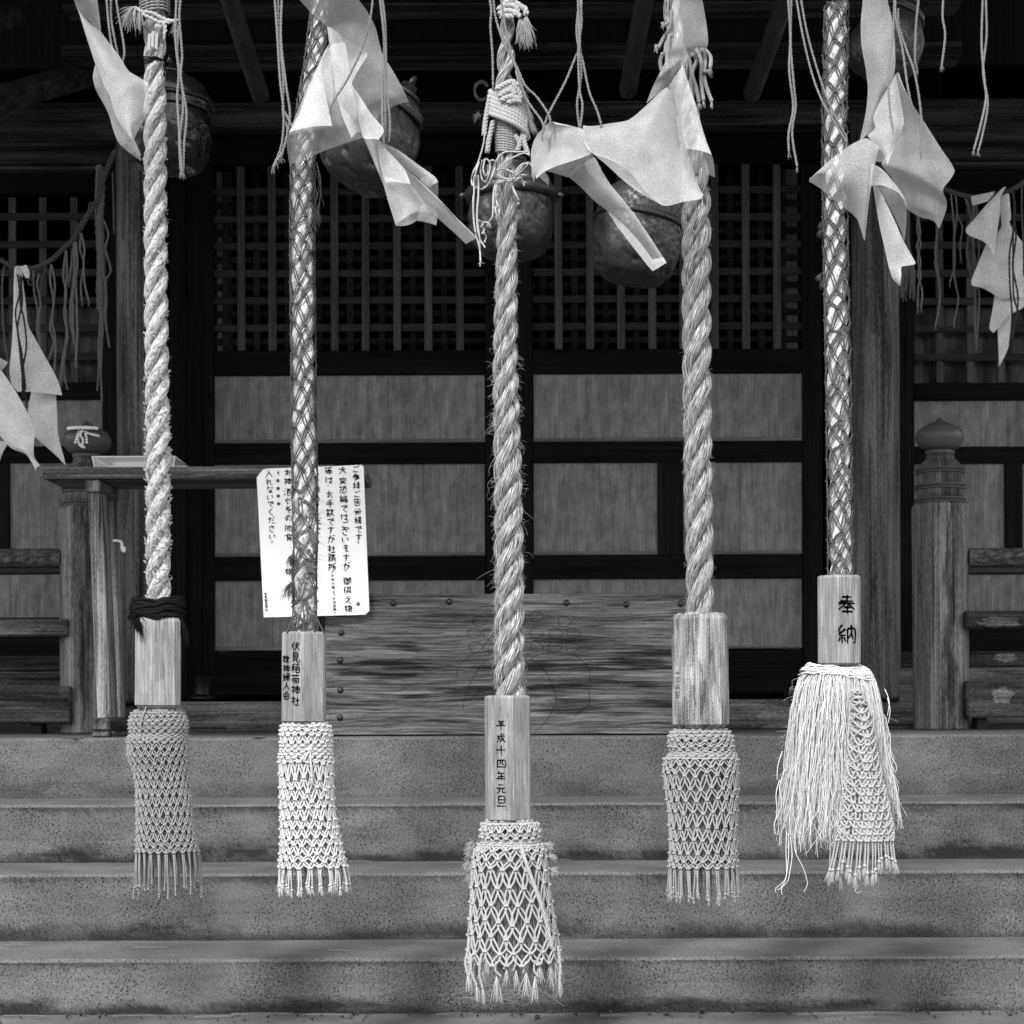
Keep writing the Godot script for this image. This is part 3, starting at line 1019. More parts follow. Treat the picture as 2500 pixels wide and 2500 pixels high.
	var lines := [
		[[1075, 405], [1110, 380], [1180, 365], [1260, 365], [1330, 390], [1375, 440], [1388, 500], [1380, 560]],
		[[1085, 400], [1130, 430], [1170, 480], [1190, 530], [1215, 600], [1195, 660], [1150, 730], [1095, 775]],
		[[1380, 560], [1385, 620], [1350, 655], [1310, 690], [1290, 655], [1240, 672], [1215, 665]],
		[[890, 365], [830, 362], [770, 380], [720, 430], [700, 490], [700, 560]], [[820, 545], [805, 590]],
		[[860, 400], [815, 450], [785, 500], [760, 560], [735, 620], [750, 690]],
	]
	for q in [[1110, 180], [1255, 205], [1210, 265], [1300, 265], [1110, 265], [1110, 335], [1205, 335], [1295, 335], [820, 205], [790, 265], [870, 265], [800, 335], [870, 335]]:
		var c := []
		for k in 13:
			var an := TAU * k / 12.0
			c.append([q[0] + 34 * cos(an) * (1.0 + 0.12 * cos(3 * an)), q[1] + 26 * sin(an)])
		lines.append(c)
	for l in lines:
		var pts := []
		for k in l:
			var w := Q(k[0], k[1], crop, d)
			pts.append(Vector3(w.x, w.y, z + 0.0004))
		stroke(cr, pts, Vector3(0, 0, 1), 0.0011, 1.0)
	part("carved_crest", cr, mat("crest", 0.10, 0.9), o)

# ---------------------------------------------------------------- table, tray and notice
func build_table() -> void:
	var dn := 5.5
	var df := 5.8
	var o := thing("side_table", "narrow weathered wooden table left of the offering box, carrying a clear plastic tray", "table", Vector3(-1.0, 0.637, -5.65))
	var wd := wood("table_top", 0.24, HORI, {"tex": "grain_hard"})
	var lg := wood("table_leg", 0.30, VERT, {"tex": "grain_hard", "tri": Vector3(4, 0.5, 4)})
	var yb := PY(1165.5, dn, 500)
	var yt := PY(1138.5, dn, 500)
	var xl := PX(101, dn) - 0.003
	var xr := PX(891, dn)
	var b := MB.new()
	b.bx(Vector3(xl, yb, -df), Vector3(xr, yt, -dn), 0.006)
	part("table_top", b, wd, o)
	for q in [[208, 244], [748, 784]]:
		var c := MB.new()
		var xa := PX(q[0], dn + 0.02)
		var xb := PX(q[1], dn + 0.02)
		c.bx(Vector3(xa, yb - 0.041, -df + 0.01), Vector3(xb, yb - 0.001, -dn - 0.02), 0.004)
		part("cross_bar", c, wood("table_bar", 0.2, DEEP, {"tex": "grain_hard"}), o)
		# two board legs leaning slightly, and the foot they stand on
		var lean := 0.026 if q[0] < 500 else -0.02
		for k in 2:
			var l := MB.new()
			var w := 0.041 if k == 0 else 0.024
			var zz := -dn - 0.03 if k == 0 else -df + 0.07
			var dp := 0.105 if k == 0 else 0.05
			var top := Vector3((xa + xb) * 0.5 + (0.004 if k == 0 else 0.006), yb - 0.041, zz - dp * 0.5)
			var low := Vector3(top.x + lean, 0.694, top.z)
			var y := (top - low).normalized()
			var x := y.cross(Vector3(0, 0, 1)).normalized()
			l.box(Transform3D(Basis(x, y, x.cross(y)), (top + low) * 0.5), Vector3(w, (top - low).length(), dp), 0.003)
			part("leg", l, lg, o)
		var f := MB.new()
		var fx := (xa + xb) * 0.5 + lean + 0.006
		f.bx(Vector3(fx - 0.028, 0.655, -df), Vector3(fx + 0.028, 0.694, -dn + 0.03), 0.008)
		f.bx(Vector3(fx - 0.026, 0.638, -dn - 0.03), Vector3(fx + 0.026, 0.654, -dn + 0.028), 0.006)
		f.bx(Vector3(fx - 0.026, 0.638, -df + 0.002), Vector3(fx + 0.026, 0.654, -df + 0.06), 0.006)
		part("foot_beam", f, wood("table_foot", 0.12, DEEP, {"tex": "grain_hard"}), o)
	# white cord hooked on the leg
	var hk := thing("white_hook", "small white cord loop hooked behind the splayed table leg", "hook", P(292, 1335, 5.72))
	var h := MB.new()
	var hp := []
	for k in [[276, 1321], [286, 1320], [294, 1322], [298, 1330], [297, 1338], [302, 1347], [304, 1340], [301, 1335]]:
		hp.append(P(k[0], k[1], 5.66))
	h.tube(spline(hp, 0.004), 0.0042, 8, 1.0)
	part("loop", h, mat("white_cord", 0.75, 0.6), hk)

	# clear tray holding a stack of paper slips
	var crop := Vector3(0, 1080, 2.542)
	var tr := thing("plastic_tray", "shallow clear plastic tray full of white paper slips on the table", "tray", Vector3(-0.95, yt, -5.62))
	var clear := StandardMaterial3D.new()
	clear.albedo_color = Color(0.93, 0.93, 0.93, 0.32)
	clear.transparency = BaseMaterial3D.TRANSPARENCY_ALPHA
	clear.roughness = 0.12
	clear.cull_mode = BaseMaterial3D.CULL_DISABLED
	var ta := Q(588, 148, crop, 5.56)
	var tb := Q(1075, 148, crop, 5.56)
	var hgt := 0.037
	var z0 := -5.56
	var z1 := -5.78
	var wl := MB.new()
	var fl := 0.006
	var ring := func(y: float, e: float) -> Array:
		return [Vector3(ta.x - e, yt + y, z0 + e), Vector3(tb.x + e, yt + y, z0 + e), Vector3(tb.x + e, yt + y, z1 - e), Vector3(ta.x - e, yt + y, z1 - e)]
	var lo: Array = ring.call(0.003, 0.0)
	var hi: Array = ring.call(hgt, fl)
	for k in 4:
		var k1 := (k + 1) % 4
		var nn: Vector3 = (lo[k1] - lo[k]).cross(hi[k] - lo[k]).normalized()
		wl.flat([lo[k], lo[k1], hi[k1], hi[k]], nn)
	wl.flat(lo, Vector3.UP)
	part("tray_shell", wl, clear, tr)
	var rim := MB.new()
	var pr := PackedVector3Array()
	for k in 5:
		pr.push_back(hi[k % 4])
	rim.tube(pr, 0.0028, 8, 1.0)
	part("tray_rim", rim, mat("tray_rim", 0.62, 0.25), tr)
	for k in 4:
		var rb := MB.new()
		rb.tube(PackedVector3Array([lo[k], hi[k]]), 0.0022, 6, 1.0)
		part("tray_corner", rb, mats.tray_rim, tr)
	var ps := thing("paper_slips", "loose stack of white paper slips lying in the clear tray", "paper", Vector3(-0.95, yt + 0.005, -5.66))
	for k in 9:
		var sl := MB.new()
		var x := Transform3D(Basis(Vector3.UP, rng.randf_range(-0.05, 0.05)), Vector3((ta.x + tb.x) * 0.5 + 0.012 + rng.randf_range(-0.01, 0.01), yt + 0.006 + 0.0024 * k, -5.67))
		sl.box(x, Vector3(0.155, 0.0016, 0.16), 0.0003)
		part("slip", sl, mat("slip_paper", 0.85, 0.9), ps)

	# the notice: laminated sheet hanging off the table edge, torn at two corners
	var no := thing("notice_sheet", "white laminated notice with brushed Japanese writing hanging from the table edge", "notice", P(765, 1500, 5.47))
	var N := func(u: float, v: float) -> Vector3:
		# u, v in the enlarged crop of the sheet
		var w := Q(u, v, Vector3(600, 1120, 4.6), 5.46)
		return w + Vector3(0, 0, -0.012 * (v / 1750.0) + 0.004 * sin(u / 420.0 + 0.6))
	var pb := MB.new()
	# top and bottom edge, left to right, then a lattice between them
	var top := [[160, 150], [172, 165], [150, 200], [240, 112], [330, 108], [480, 103], [640, 96], [800, 90], [960, 84], [1120, 76], [1240, 70], [1300, 66], [1322, 92]]
	top[2] = [200, 118]
	var bot := [[198, 1778], [210, 1779], [230, 1778], [262, 1777], [350, 1775], [490, 1771], [650, 1767], [810, 1763], [970, 1758], [1130, 1754], [1255, 1751], [1335, 1748], [1384, 1706]]
	top[0] = [124, 212]
	top[1] = [170, 152]
	var gp := PackedVector3Array()
	var rows := 25
	for r in rows:
		for k in top.size():
			var f := float(r) / (rows - 1)
			var q: Vector3 = N.call(lerpf(top[k][0], bot[k][0], f), lerpf(top[k][1], bot[k][1], f))
			gp.push_back(q + Vector3(0, 0, 0.0006 * sin(k * 2.1 + r * 0.9)))
	pb.grid(rows, top.size(), gp, PackedFloat32Array([1.0]), -1.0)
	part("sheet", pb, mat("notice", 0.88, 0.3, {"back": 0.15}), no)
	var ink := mat("ink", 0.012, 0.6)
	var lt := MB.new()
	var cols := [
		["ご参拝ご苦労様です。", [115, 205, 300, 395, 485, 590, 690, 790, 880, 925], 1235, 1268, 78, 7.0],
		["大変恐縮ではございますが、御供え物", [130, 245, 345, 450, 555, 650, 738, 815, 905, 1005, 1110, 1205, 1240, 1370, 1470, 1580, 1680], 1085, 1147, 80, 7.5],
		["等は、お手数ですが社務所", [135, 238, 285, 400, 505, 605, 705, 800, 900, 1010, 1112, 1215], 930, 968, 82, 7.5],
		["ち持ちくださ。", [230, 345, 450, 600, 700, 800, 930], 790, 818, 72, 6.5],
		["お神酒やその他食物", [155, 255, 372, 475, 575, 662, 775, 880, 1270], 470, 482, 76, 7.0],
		["入れないでください。", [172, 262, 348, 432, 512, 602, 694, 784, 872, 920], 262, 300, 74, 6.5],
		["午前九時より午後四時", [1312, 1356, 1400, 1444, 1490, 1530, 1572, 1612, 1652, 1692], 972, 995, 32, 3.6],
		["伏見稲荷神社", [1516, 1553, 1590, 1626, 1660, 1694], 218, 230, 30, 3.4],
	]
	var px := 5.46 / FOCAL / 4.6
	for c in cols:
		lt = MB.new()
		for k in c[0].length():
			var yy: float = c[1][k]
			var xx: float = lerpf(c[2], c[3], (yy - c[1][0]) / maxf(1.0, c[1][-1] - c[1][0]))
			var at: Vector3 = N.call(xx, yy) + Vector3(0, 0, 0.0016)
			var sz: float = c[4] * px * (0.62 if c[0][k] in "、。" else 1.0)
			var ex := Vector3(1, 0.06, 0).normalized() * sz
			var ey := Vector3(0.045, -1, 0.0).normalized() * sz
			glyph(lt, c[0][k], at - ex * 0.5 - ey * 0.5, ex, ey, c[5] * 1.4 * px, 1.0)
		part("lettering", lt, ink, no)
	lt = MB.new()
	for q in [[[985, 1266], [962, 1274], [956, 1286]], [[975, 1718], [1000, 1726], [1012, 1716]]]:
		var pts := []
		for k in q:
			pts.append(N.call(k[0], k[1]) + Vector3(0, 0, 0.0016))
		stroke(lt, pts, Vector3(0, 0, 1), 7.0 * px, 1.0)
	part("lettering", lt, ink, no)
	for q in [[363, 248], [365, 335], [367, 420], [370, 507], [366, 160]]:
		var db := MB.new()
		var c: Vector3 = N.call(q[0], q[1]) + Vector3(0, 0, 0.0016)
		var pts := []
		for k in 16:
			pts.append(c + Vector3(cos(TAU * k / 16) * (20.0 if q[1] > 200 else 10.0), sin(TAU * k / 16) * 20.0, 0) * px)
		db.flat(pts, Vector3(0, 0, 1))
		part("dot", db, mat("dot_ink", 0.06, 0.6), no)
	var pin := MB.new()
	pin.ball(N.call(1258, 1628) + Vector3(0, 0, 0.001), Basis(), Vector3(0.0060, 0.0060, 0.0026), 14, 8, 1.0)
	part("tack", pin, mat("tack", 0.10, 0.4), no)

# ---------------------------------------------------------------- needles and crumbs left on the treads
func build_litter() -> void:
	var m := mat("needle", 0.13, 0.8)
	var n := 0
	var spots := []
	for q in [[45, 2305, 62, "on the lowest tread at the picture's left edge"], [365, 2313, 85, "on the lowest tread below the leftmost tassel"], [600, 2300, 60, "on the lowest tread between the two left tassels"], [830, 2322, 60, "on the lowest tread right of the white second tassel"], [1430, 2320, 30, "short, on the lowest tread right of the lowest tassel"], [1395, 2293, 55, "against the riser right of the lowest tassel"],
			[640, 2472, 150, "longest, at the foot of the steps below the second tassel"], [330, 2478, 110, "at the foot of the steps below the leftmost tassel"], [520, 2482, 90, "at the foot of the steps between the two left tassels"], [800, 2470, 120, "at the foot of the steps right of the second tassel"], [1110, 2478, 90, "at the foot of the steps under the lowest tassel's left side"], [1340, 2482, 80, "at the foot of the steps under the lowest tassel's right side"],
			[1500, 2484, 70, "at the foot of the steps left of the fourth tassel"], [1990, 2478, 90, "at the foot of the steps under the brush of white fibres"], [2060, 2480, 80, "at the foot of the steps under the netted wedge"], [2150, 2478, 100, "at the foot of the steps right of the netted wedge"], [60, 2476, 110, "at the foot of the steps in the left corner"], [2300, 2482, 60, "at the foot of the steps in the right corner"],
			[1320, 1945, 26, "tiny, on the second tread right of the centre block"], [1370, 2103, 50, "on the third tread beside the lowest tassel's shoulder"], [880, 2104, 60, "on the third tread right of the white second tassel"]]:
		spots.append(q)
	var hs := [[2440.0, 0.0, 4.33], [2270.0, 0.128, 4.52], [2080.0, 0.3, 4.86], [1930.0, 0.46, 5.2]]
	for q in spots:
		var y := 0.0
		var d := 0.0
		for h in hs:
			if q[1] > h[0]:
				y = h[1]
				d = (EYE - y) * FOCAL / (q[1] - 1715.0)
				if y == 0.0:
					d = minf(d, 4.33 - rng.randf_range(0.0, 0.06))
				break
		var c := P(q[0], q[1], d)
		var l: float = q[2] / FOCAL * d
		var dirt := rng.randf_range(-0.3, 0.3)
		var o := thing("pine_needle", "dry pine needle " + str(q[3]), "pine needle", Vector3(c.x, y, -d), "pine needles on the steps")
		var b := MB.new()
		for k in 2:
			var pts := []
			for j in 5:
				var f := j / 4.0 - 0.5
				pts.append(Vector3(c.x + f * l, y + 0.0022 + 0.002 * k + 0.004 * (0.25 - f * f), -d + (dirt + 0.05 * k) * f * l * 0.5 + 0.012 * (f * f - 0.2) * (k * 2 - 1)))
			b.tube(spline(pts, l / 8.0), 0.0009, 5, rng.randf_range(0.5, 1.5), 0.0005)
		part("needle", b, m, o)
		n += 1
	# small dark crumbs swept against the riser
	var cb := MB.new()
	for k in 150:
		var x := rng.randf_range(-1.35, 1.35)
		var z := -4.335 + absf(rng.randfn(0.0, 0.05))
		var r := rng.randf_range(0.001, 0.0042) * (1.0 if k % 9 else 1.8)
		cb.ball(Vector3(x, r * 0.5, z), Basis(Vector3(rng.randf(), rng.randf(), rng.randf()).normalized(), rng.randf() * 6.0), Vector3(r * 1.5, r * 0.8, r), 6, 4, rng.randf_range(0.4, 1.3))
	var co := part("crumbs", cb, mat("crumb", 0.05, 0.9))
	co.set_meta("kind", "stuff")
	co.set_meta("label", "dark crumbs of leaf and bark along the foot of the steps")
	co.set_meta("category", "debris")

# ---------------------------------------------------------------- bells
func build_bells() -> void:
	var specs := [
		[410, 330, 107, 4.22, -2.0, 0.04, 0.22, "dark blackened round bell with a ridged band, behind the cracked leftmost rope", 1],
		[900, 366, 116, 4.25, -33.0, 0.07, 0.42, "dull bronze bell tilted to one side behind the crossed white papers", 2],
		[1249, 540, 105, 4.22, 0.0, 0.07, 0.42, "smooth dented bronze bell with thick rolled belt and side rivets, behind the centre rope", 3],
		[1553, 596, 111, 4.25, -11.0, 0.065, 0.52, "dented bronze bell with pale scuffed band, below the wide spread white paper", 4],
		[2160, 120, 90, 4.3, -26.0, 0.06, 0.45, "rusty dark bell at the top edge behind the tall paper strip", 5],
	]
	for q in specs:
		var c := P(q[0], q[1], q[3])
		var r: float = q[2] / FOCAL * q[3]
		var o := thing("shrine_bell", q[7], "bell", c, "bells hung above the ropes")
		var x := Transform3D(Basis(Vector3(0, 0, 1), deg_to_rad(q[4])), c)
		var fn := FastNoiseLite.new()
		fn.seed = 400 + q[8]
		fn.frequency = 0.9
		fn.fractal_octaves = 3
		var m := mat("bell%d" % q[8], q[5], q[6], {"metal": 0.8, "spec": 0.5, "tex": "metal", "rtex": "metal_r", "normal": "metal_n", "nscale": 0.2, "tri": Vector3(8, 8, 8), "off": Vector3(q[8] * 0.37, 0, 0)})
		m.roughness = q[6] * 1.6
		var b := MB.new()
		var necked: bool = q[8] == 2 or q[8] == 5
		# body from the foot up, beaten uneven
		var prof := []
		for k in 25:
			var an := -PI / 2 + PI / 2 * k / 24.0
			prof.append(Vector2(pow(cos(an), 0.62 if necked else 0.46), 0.86 * sin(an)))
		for k in range(1, 9):
			prof.append(Vector2(1.0 - 0.055 * pow(k / 8.0, 2.0), 0.50 * k / 8.0) if not necked else Vector2(1.0 - 0.40 * pow(k / 8.0, 2.2), 1.0 * k / 8.0))
		var p := PackedVector3Array()
		var segs := 72
		for pr in prof:
			for k in segs:
				var an := TAU * k / segs
				var dir := Vector3(sin(an) * pr.x, pr.y, cos(an) * pr.x)
				var dn := fn.get_noise_3dv(dir * 1.6)
				var dent := 0.045 * dn - 0.05 * smoothstep(0.12, 0.4, fn.get_noise_3dv(dir * 2.3 + Vector3(7, 3, 1)))
				if pr.y > 0.4 and not necked:
					dent *= 0.3
				p.push_back(x * (dir * r * (1.0 + dent)))
		b.grid(prof.size(), segs, p, PackedFloat32Array([1.0]), -1.0, true)
		part("body", b, m, o)
		# belt: rolled ring or flat double band
		var bd := MB.new()
		var bp := []
		if q[8] == 3:
			for k in 17:
				var an := -PI * 0.6 + PI * 1.2 * k / 16.0
				bp.append(Vector2(0.96 + 0.135 * cos(an), 0.60 + 0.15 * sin(an)) * r)
		else:
			bp = [Vector2(0.94, 0.47) * r, Vector2(0.975, 0.47) * r, Vector2(1.0, 0.50) * r, Vector2(0.985, 0.53) * r, Vector2(0.985, 0.66) * r, Vector2(0.99, 0.67) * r, Vector2(1.045, 0.68) * r, Vector2(1.055, 0.72) * r, Vector2(1.035, 0.76) * r, Vector2(0.93, 0.79) * r]
			if q[8] == 4:
				bp = [Vector2(0.95, 0.44) * r, Vector2(1.0, 0.45) * r, Vector2(1.03, 0.48) * r, Vector2(1.02, 0.52) * r, Vector2(0.97, 0.54) * r, Vector2(0.965, 0.57) * r, Vector2(0.99, 0.60) * r, Vector2(0.97, 0.90) * r, Vector2(0.92, 0.93) * r]
		if necked:
			bp = [Vector2(0.56, 0.96) * r, Vector2(0.66, 0.97) * r, Vector2(0.70, 1.02) * r, Vector2(0.66, 1.07) * r, Vector2(0.62, 1.09) * r, Vector2(0.64, 1.14) * r, Vector2(0.60, 1.19) * r, Vector2(0.50, 1.20) * r]
		bd.lathe(bp, 72, x)
		part("belt", bd, m, o)
		if q[8] == 3:
			for sx in [-1.0, 1.0]:
				var rv := MB.new()
				rv.ball(x * Vector3(sx * r * 1.13, r * 0.60, 0), Basis(), Vector3(0.010, 0.007, 0.007), 12, 8, 1.0)
				part("rivet", rv, m, o)
		var dm := MB.new()
		var dp := []
		for k in 17:
			var an := PI / 2 * k / 16.0
			dp.append((Vector2(0.945 * pow(cos(an), 0.75), 0.76 + 0.60 * sin(an)) if not necked else Vector2(0.54 * pow(cos(an), 0.75), 1.17 + 0.20 * sin(an))) * r)
		dm.lathe(dp, 72, x)
		part("dome", dm, m, o)
		var st := MB.new()
		st.lathe([Vector2(0.0, 1.34) * r, Vector2(0.34, 1.34) * r, Vector2(0.37, 1.40) * r, Vector2(0.34, 1.46) * r, Vector2(0.2, 1.5) * r, Vector2(0.17, 1.62) * r, Vector2(0.0, 1.64) * r], 32, x)
		part("crown_knob", st, m, o)
		var lp := MB.new()
		var ring := PackedVector3Array()
		for k in 25:
			var an := TAU * k / 24.0
			ring.push_back(x * Vector3(0.0, (1.68 + 0.11 * cos(an)) * r, 0.11 * r * sin(an)))
		lp.tube(ring, 0.05 * r, 10, 1.0)
		part("loop", lp, m, o)

# ---------------------------------------------------------------- cords and ropes
# a laid cord: n plies round a path
func twisted(b: MB, path: PackedVector3Array, r: float, pitch: float, n: int, sides: int, g: float, taper := 1.0) -> void:
	var m := path.size()
	var up := (path[1] - path[0]).normalized().cross(Vector3(0.21, 0.33, 0.92)).normalized()
	var acc := 0.0
	var us := PackedVector3Array()
	var ws := PackedVector3Array()
	var ss := PackedFloat32Array()
	for k in m:
		var d := (path[mini(k + 1, m - 1)] - path[maxi(k - 1, 0)]).normalized()
		up = (up - d * up.dot(d)).normalized()
		us.push_back(up); ws.push_back(d.cross(up)); ss.push_back(acc)
		if k < m - 1:
			acc += path[k].distance_to(path[k + 1])
	for j in n:
		var q := PackedVector3Array()
		for k in m:
			var an := TAU * (ss[k] / pitch + float(j) / n)
			var rr := r * 0.5 * lerpf(1.0, taper, float(k) / (m - 1))
			q.push_back(path[k] + (us[k] * cos(an) + ws[k] * sin(an)) * rr)
		b.tube(q, r * 0.56, sides, g * rng.randf_range(0.92, 1.06), r * 0.56 * taper)

class RopePath:
	var c := PackedVector3Array()
	var r := PackedFloat32Array()
	var s := PackedFloat32Array()
	func at(y: float) -> int:   # nearest sample at that height
		for k in c.size():
			if c[k].y <= y:
				return k
		return c.size() - 1

func rope_path(pts: Array, d: float, step := 0.0036) -> RopePath:
	var o := RopePath.new()
	var w := []
	for q in pts:
		w.append(P(q[0], q[1], d + (q[3] if q.size() > 3 else 0.0)))
	o.c = spline(w, step)
	var acc := 0.0
	var j := 0
	for k in o.c.size():
		while j < pts.size() - 2 and o.c[k].y < (w[j + 1] as Vector3).y:
			j += 1
		var f := clampf(((w[j] as Vector3).y - o.c[k].y) / maxf(1e-5, (w[j] as Vector3).y - (w[j + 1] as Vector3).y), 0, 1)
		o.r.push_back(lerpf(pts[j][2], pts[j + 1][2], f) * 0.5 / FOCAL * d)
		o.s.push_back(acc)
		if k < o.c.size() - 1:
			acc += o.c[k].distance_to(o.c[k + 1])
	return o

# three laid strands; lump: how uneven; crease: depth of cracks and folds
func strands(parent: Node, rp: RopePath, pitch: float, m: Material, seed_: int, lump := 0.05, crease := 0.0, twist := 7.0, rep := 1.5, phase := 0.0, shade := 1.0, count := 3) -> void:
	var fn := FastNoiseLite.new()
	fn.seed = seed_
	fn.frequency = 1.0
	fn.fractal_octaves = 3
	var fc := FastNoiseLite.new()
	fc.seed = seed_ + 1
	fc.noise_type = FastNoiseLite.TYPE_CELLULAR
	fc.cellular_return_type = FastNoiseLite.RETURN_DISTANCE2_SUB
	fc.frequency = 1.0
	var cols := 25 if crease == 0.0 else 41
	var rows := rp.c.size()
	for st in count:
		var cen := PackedVector3Array()
		var out := PackedVector3Array()
		for k in rows:
			var ph := TAU * (rp.s[k] / pitch + float(st) / count) + phase
			var e := Vector3(cos(ph), 0, sin(ph))
			out.push_back(e)
			cen.push_back(rp.c[k] + e * rp.r[k] * (0.535 if count == 3 else 0.5))
		var p := PackedVector3Array()
		var g := PackedFloat32Array()
		var uv := PackedVector2Array()
		for k in rows:
			var t := (cen[mini(k + 1, rows - 1)] - cen[maxi(k - 1, 0)]).normalized()
			var e := (out[k] - t * out[k].dot(t)).normalized()
			var bi := t.cross(e)
			var a := rp.r[k] * (0.48 if count == 3 else 0.5)
			var s := rp.s[k]
			for j in cols:
				var ps := -PI + TAU * j / (cols - 1)
				var cs := cos(ps)
				var sn := sin(ps)
				var q := Vector3(cs * 0.9, sn * 0.9, s * 26.0 + st * 50.0)
				var dsp := 1.0 + lump * fn.get_noise_3dv(q)
				var sh := 1.0 + 0.10 * fn.get_noise_3dv(q * 0.35 + Vector3(0, 0, 90))
				if crease > 0.0:
					var w := fn.get_noise_3dv(q * 0.8 + Vector3(31, 0, 0)) * 0.7
					var cr := fc.get_noise_3dv(Vector3(cs * 1.25 + w, sn * 1.25 + w, s * 62.0 + st * 31.0 + w + 1.2 * ps))
					cr = smoothstep(-0.78, -0.96, cr)
					dsp -= crease * cr
					sh *= 1.0 - 0.72 * cr
				p.push_back(cen[k] + (e * cs + bi * sn) * a * dsp)
				g.push_back(sh * shade)
				uv.push_back(Vector2((ps / TAU) * rep + twist * s, s * 1.6 + st * 0.37))
		var b := MB.new()
		b.grid(rows, cols, p, g, -1.0, false, uv)
		part("strand", b, m, parent)

# loose fibre ends standing off a rope
func fuzz(b: MB, rp: RopePath, from: float, to: float, cnt: int, len: float, g: float) -> void:
	var rows := rp.c.size()
	for k in cnt:
		var r := int(rng.randf_range(from, to) * (rows - 1))
		var an := rng.randf() * TAU
		var e := Vector3(cos(an), 0, sin(an))
		var l := len * pow(rng.randf(), 2.2) + len * 0.12
		var t := Vector3(-sin(an), 0, cos(an)) * rng.randf_range(-0.9, 0.9) + Vector3.DOWN * rng.randf_range(-0.5, 1.3)
		var p0 := rp.c[r] + e * rp.r[r] * 0.88
		var dir := (e * rng.randf_range(0.35, 1.0) + t).normalized()
		var bend := Vector3(rng.randfn(), rng.randfn(), rng.randfn()) * 0.35 + Vector3.DOWN * 0.35
		b.tube(PackedVector3Array([p0, p0 + dir * l * 0.4, p0 + (dir + bend * 0.35).normalized() * l * 0.75, p0 + (dir + bend * 0.8).normalized() * l]), 0.00034, 3, g * rng.randf_range(0.8, 1.15), 0.00016, false)

# fibres that lie along the twist and make its nap
func nap(b: MB, rp: RopePath, from: float, to: float, cnt: int, g: float, pitch: float, phase: float) -> void:
	var rows := rp.c.size()
	for k in cnt:
		var r := int(rng.randf_range(from, to) * (rows - 1))
		var st := k % 3
		var ps := rng.randf_range(-1.3, 1.3)
		var n := int(rng.randf_range(4, 9))
		var drift := rng.randf_range(0.11, 0.22)
		var lift := rng.randf_range(0.98, 1.06)
		var path := PackedVector3Array()
		for j in n:
			var q := mini(r + j, rows - 1)
			var ph := TAU * (rp.s[q] / pitch + float(st) / 3.0) + phase
			var e := Vector3(cos(ph), 0, sin(ph))
			var tn := Vector3(-sin(ph), -1.6, cos(ph))
			var bi := tn.cross(e).normalized()
			var a := ps - drift * j
			path.push_back(rp.c[q] + e * rp.r[q] * 0.535 + (e * cos(a) + bi * sin(a)) * rp.r[q] * 0.48 * lift)
		b.tube(path, rng.randf_range(0.0004, 0.0008), 3, g * rng.randf_range(0.5, 1.4), 0.0003, false)

# lips of torn wrapping curling off the strands
func flakes(b: MB, rp: RopePath, from: float, to: float, cnt: int, size: float, g: float) -> void:
	var rows := rp.c.size()
	for k in cnt:
		var r := int(rng.randf_range(from, to) * (rows - 1))
		var an := rng.randf() * PI * 1.2 - 0.1 * PI
		var e := Vector3(cos(an), 0, sin(an))
		var t := Vector3(-sin(an), rng.randf_range(0.3, 1.4), cos(an)).normalized()
		var w := t.cross(e).normalized()
		var s := size * rng.randf_range(0.4, 1.0)
		var o := rp.c[r] + e * rp.r[r] * 0.93
		var p := PackedVector3Array()
		for i in 3:
			for j in 4:
				var f := j / 3.0
				p.push_back(o + t * s * (i - 1.0) * 0.5 * (1.0 - 0.75 * f) + w * s * 0.6 * f + e * s * 0.5 * f * f)
		b.grid(3, 4, p, PackedFloat32Array([g * rng.randf_range(0.85, 1.2)]), 1.0)

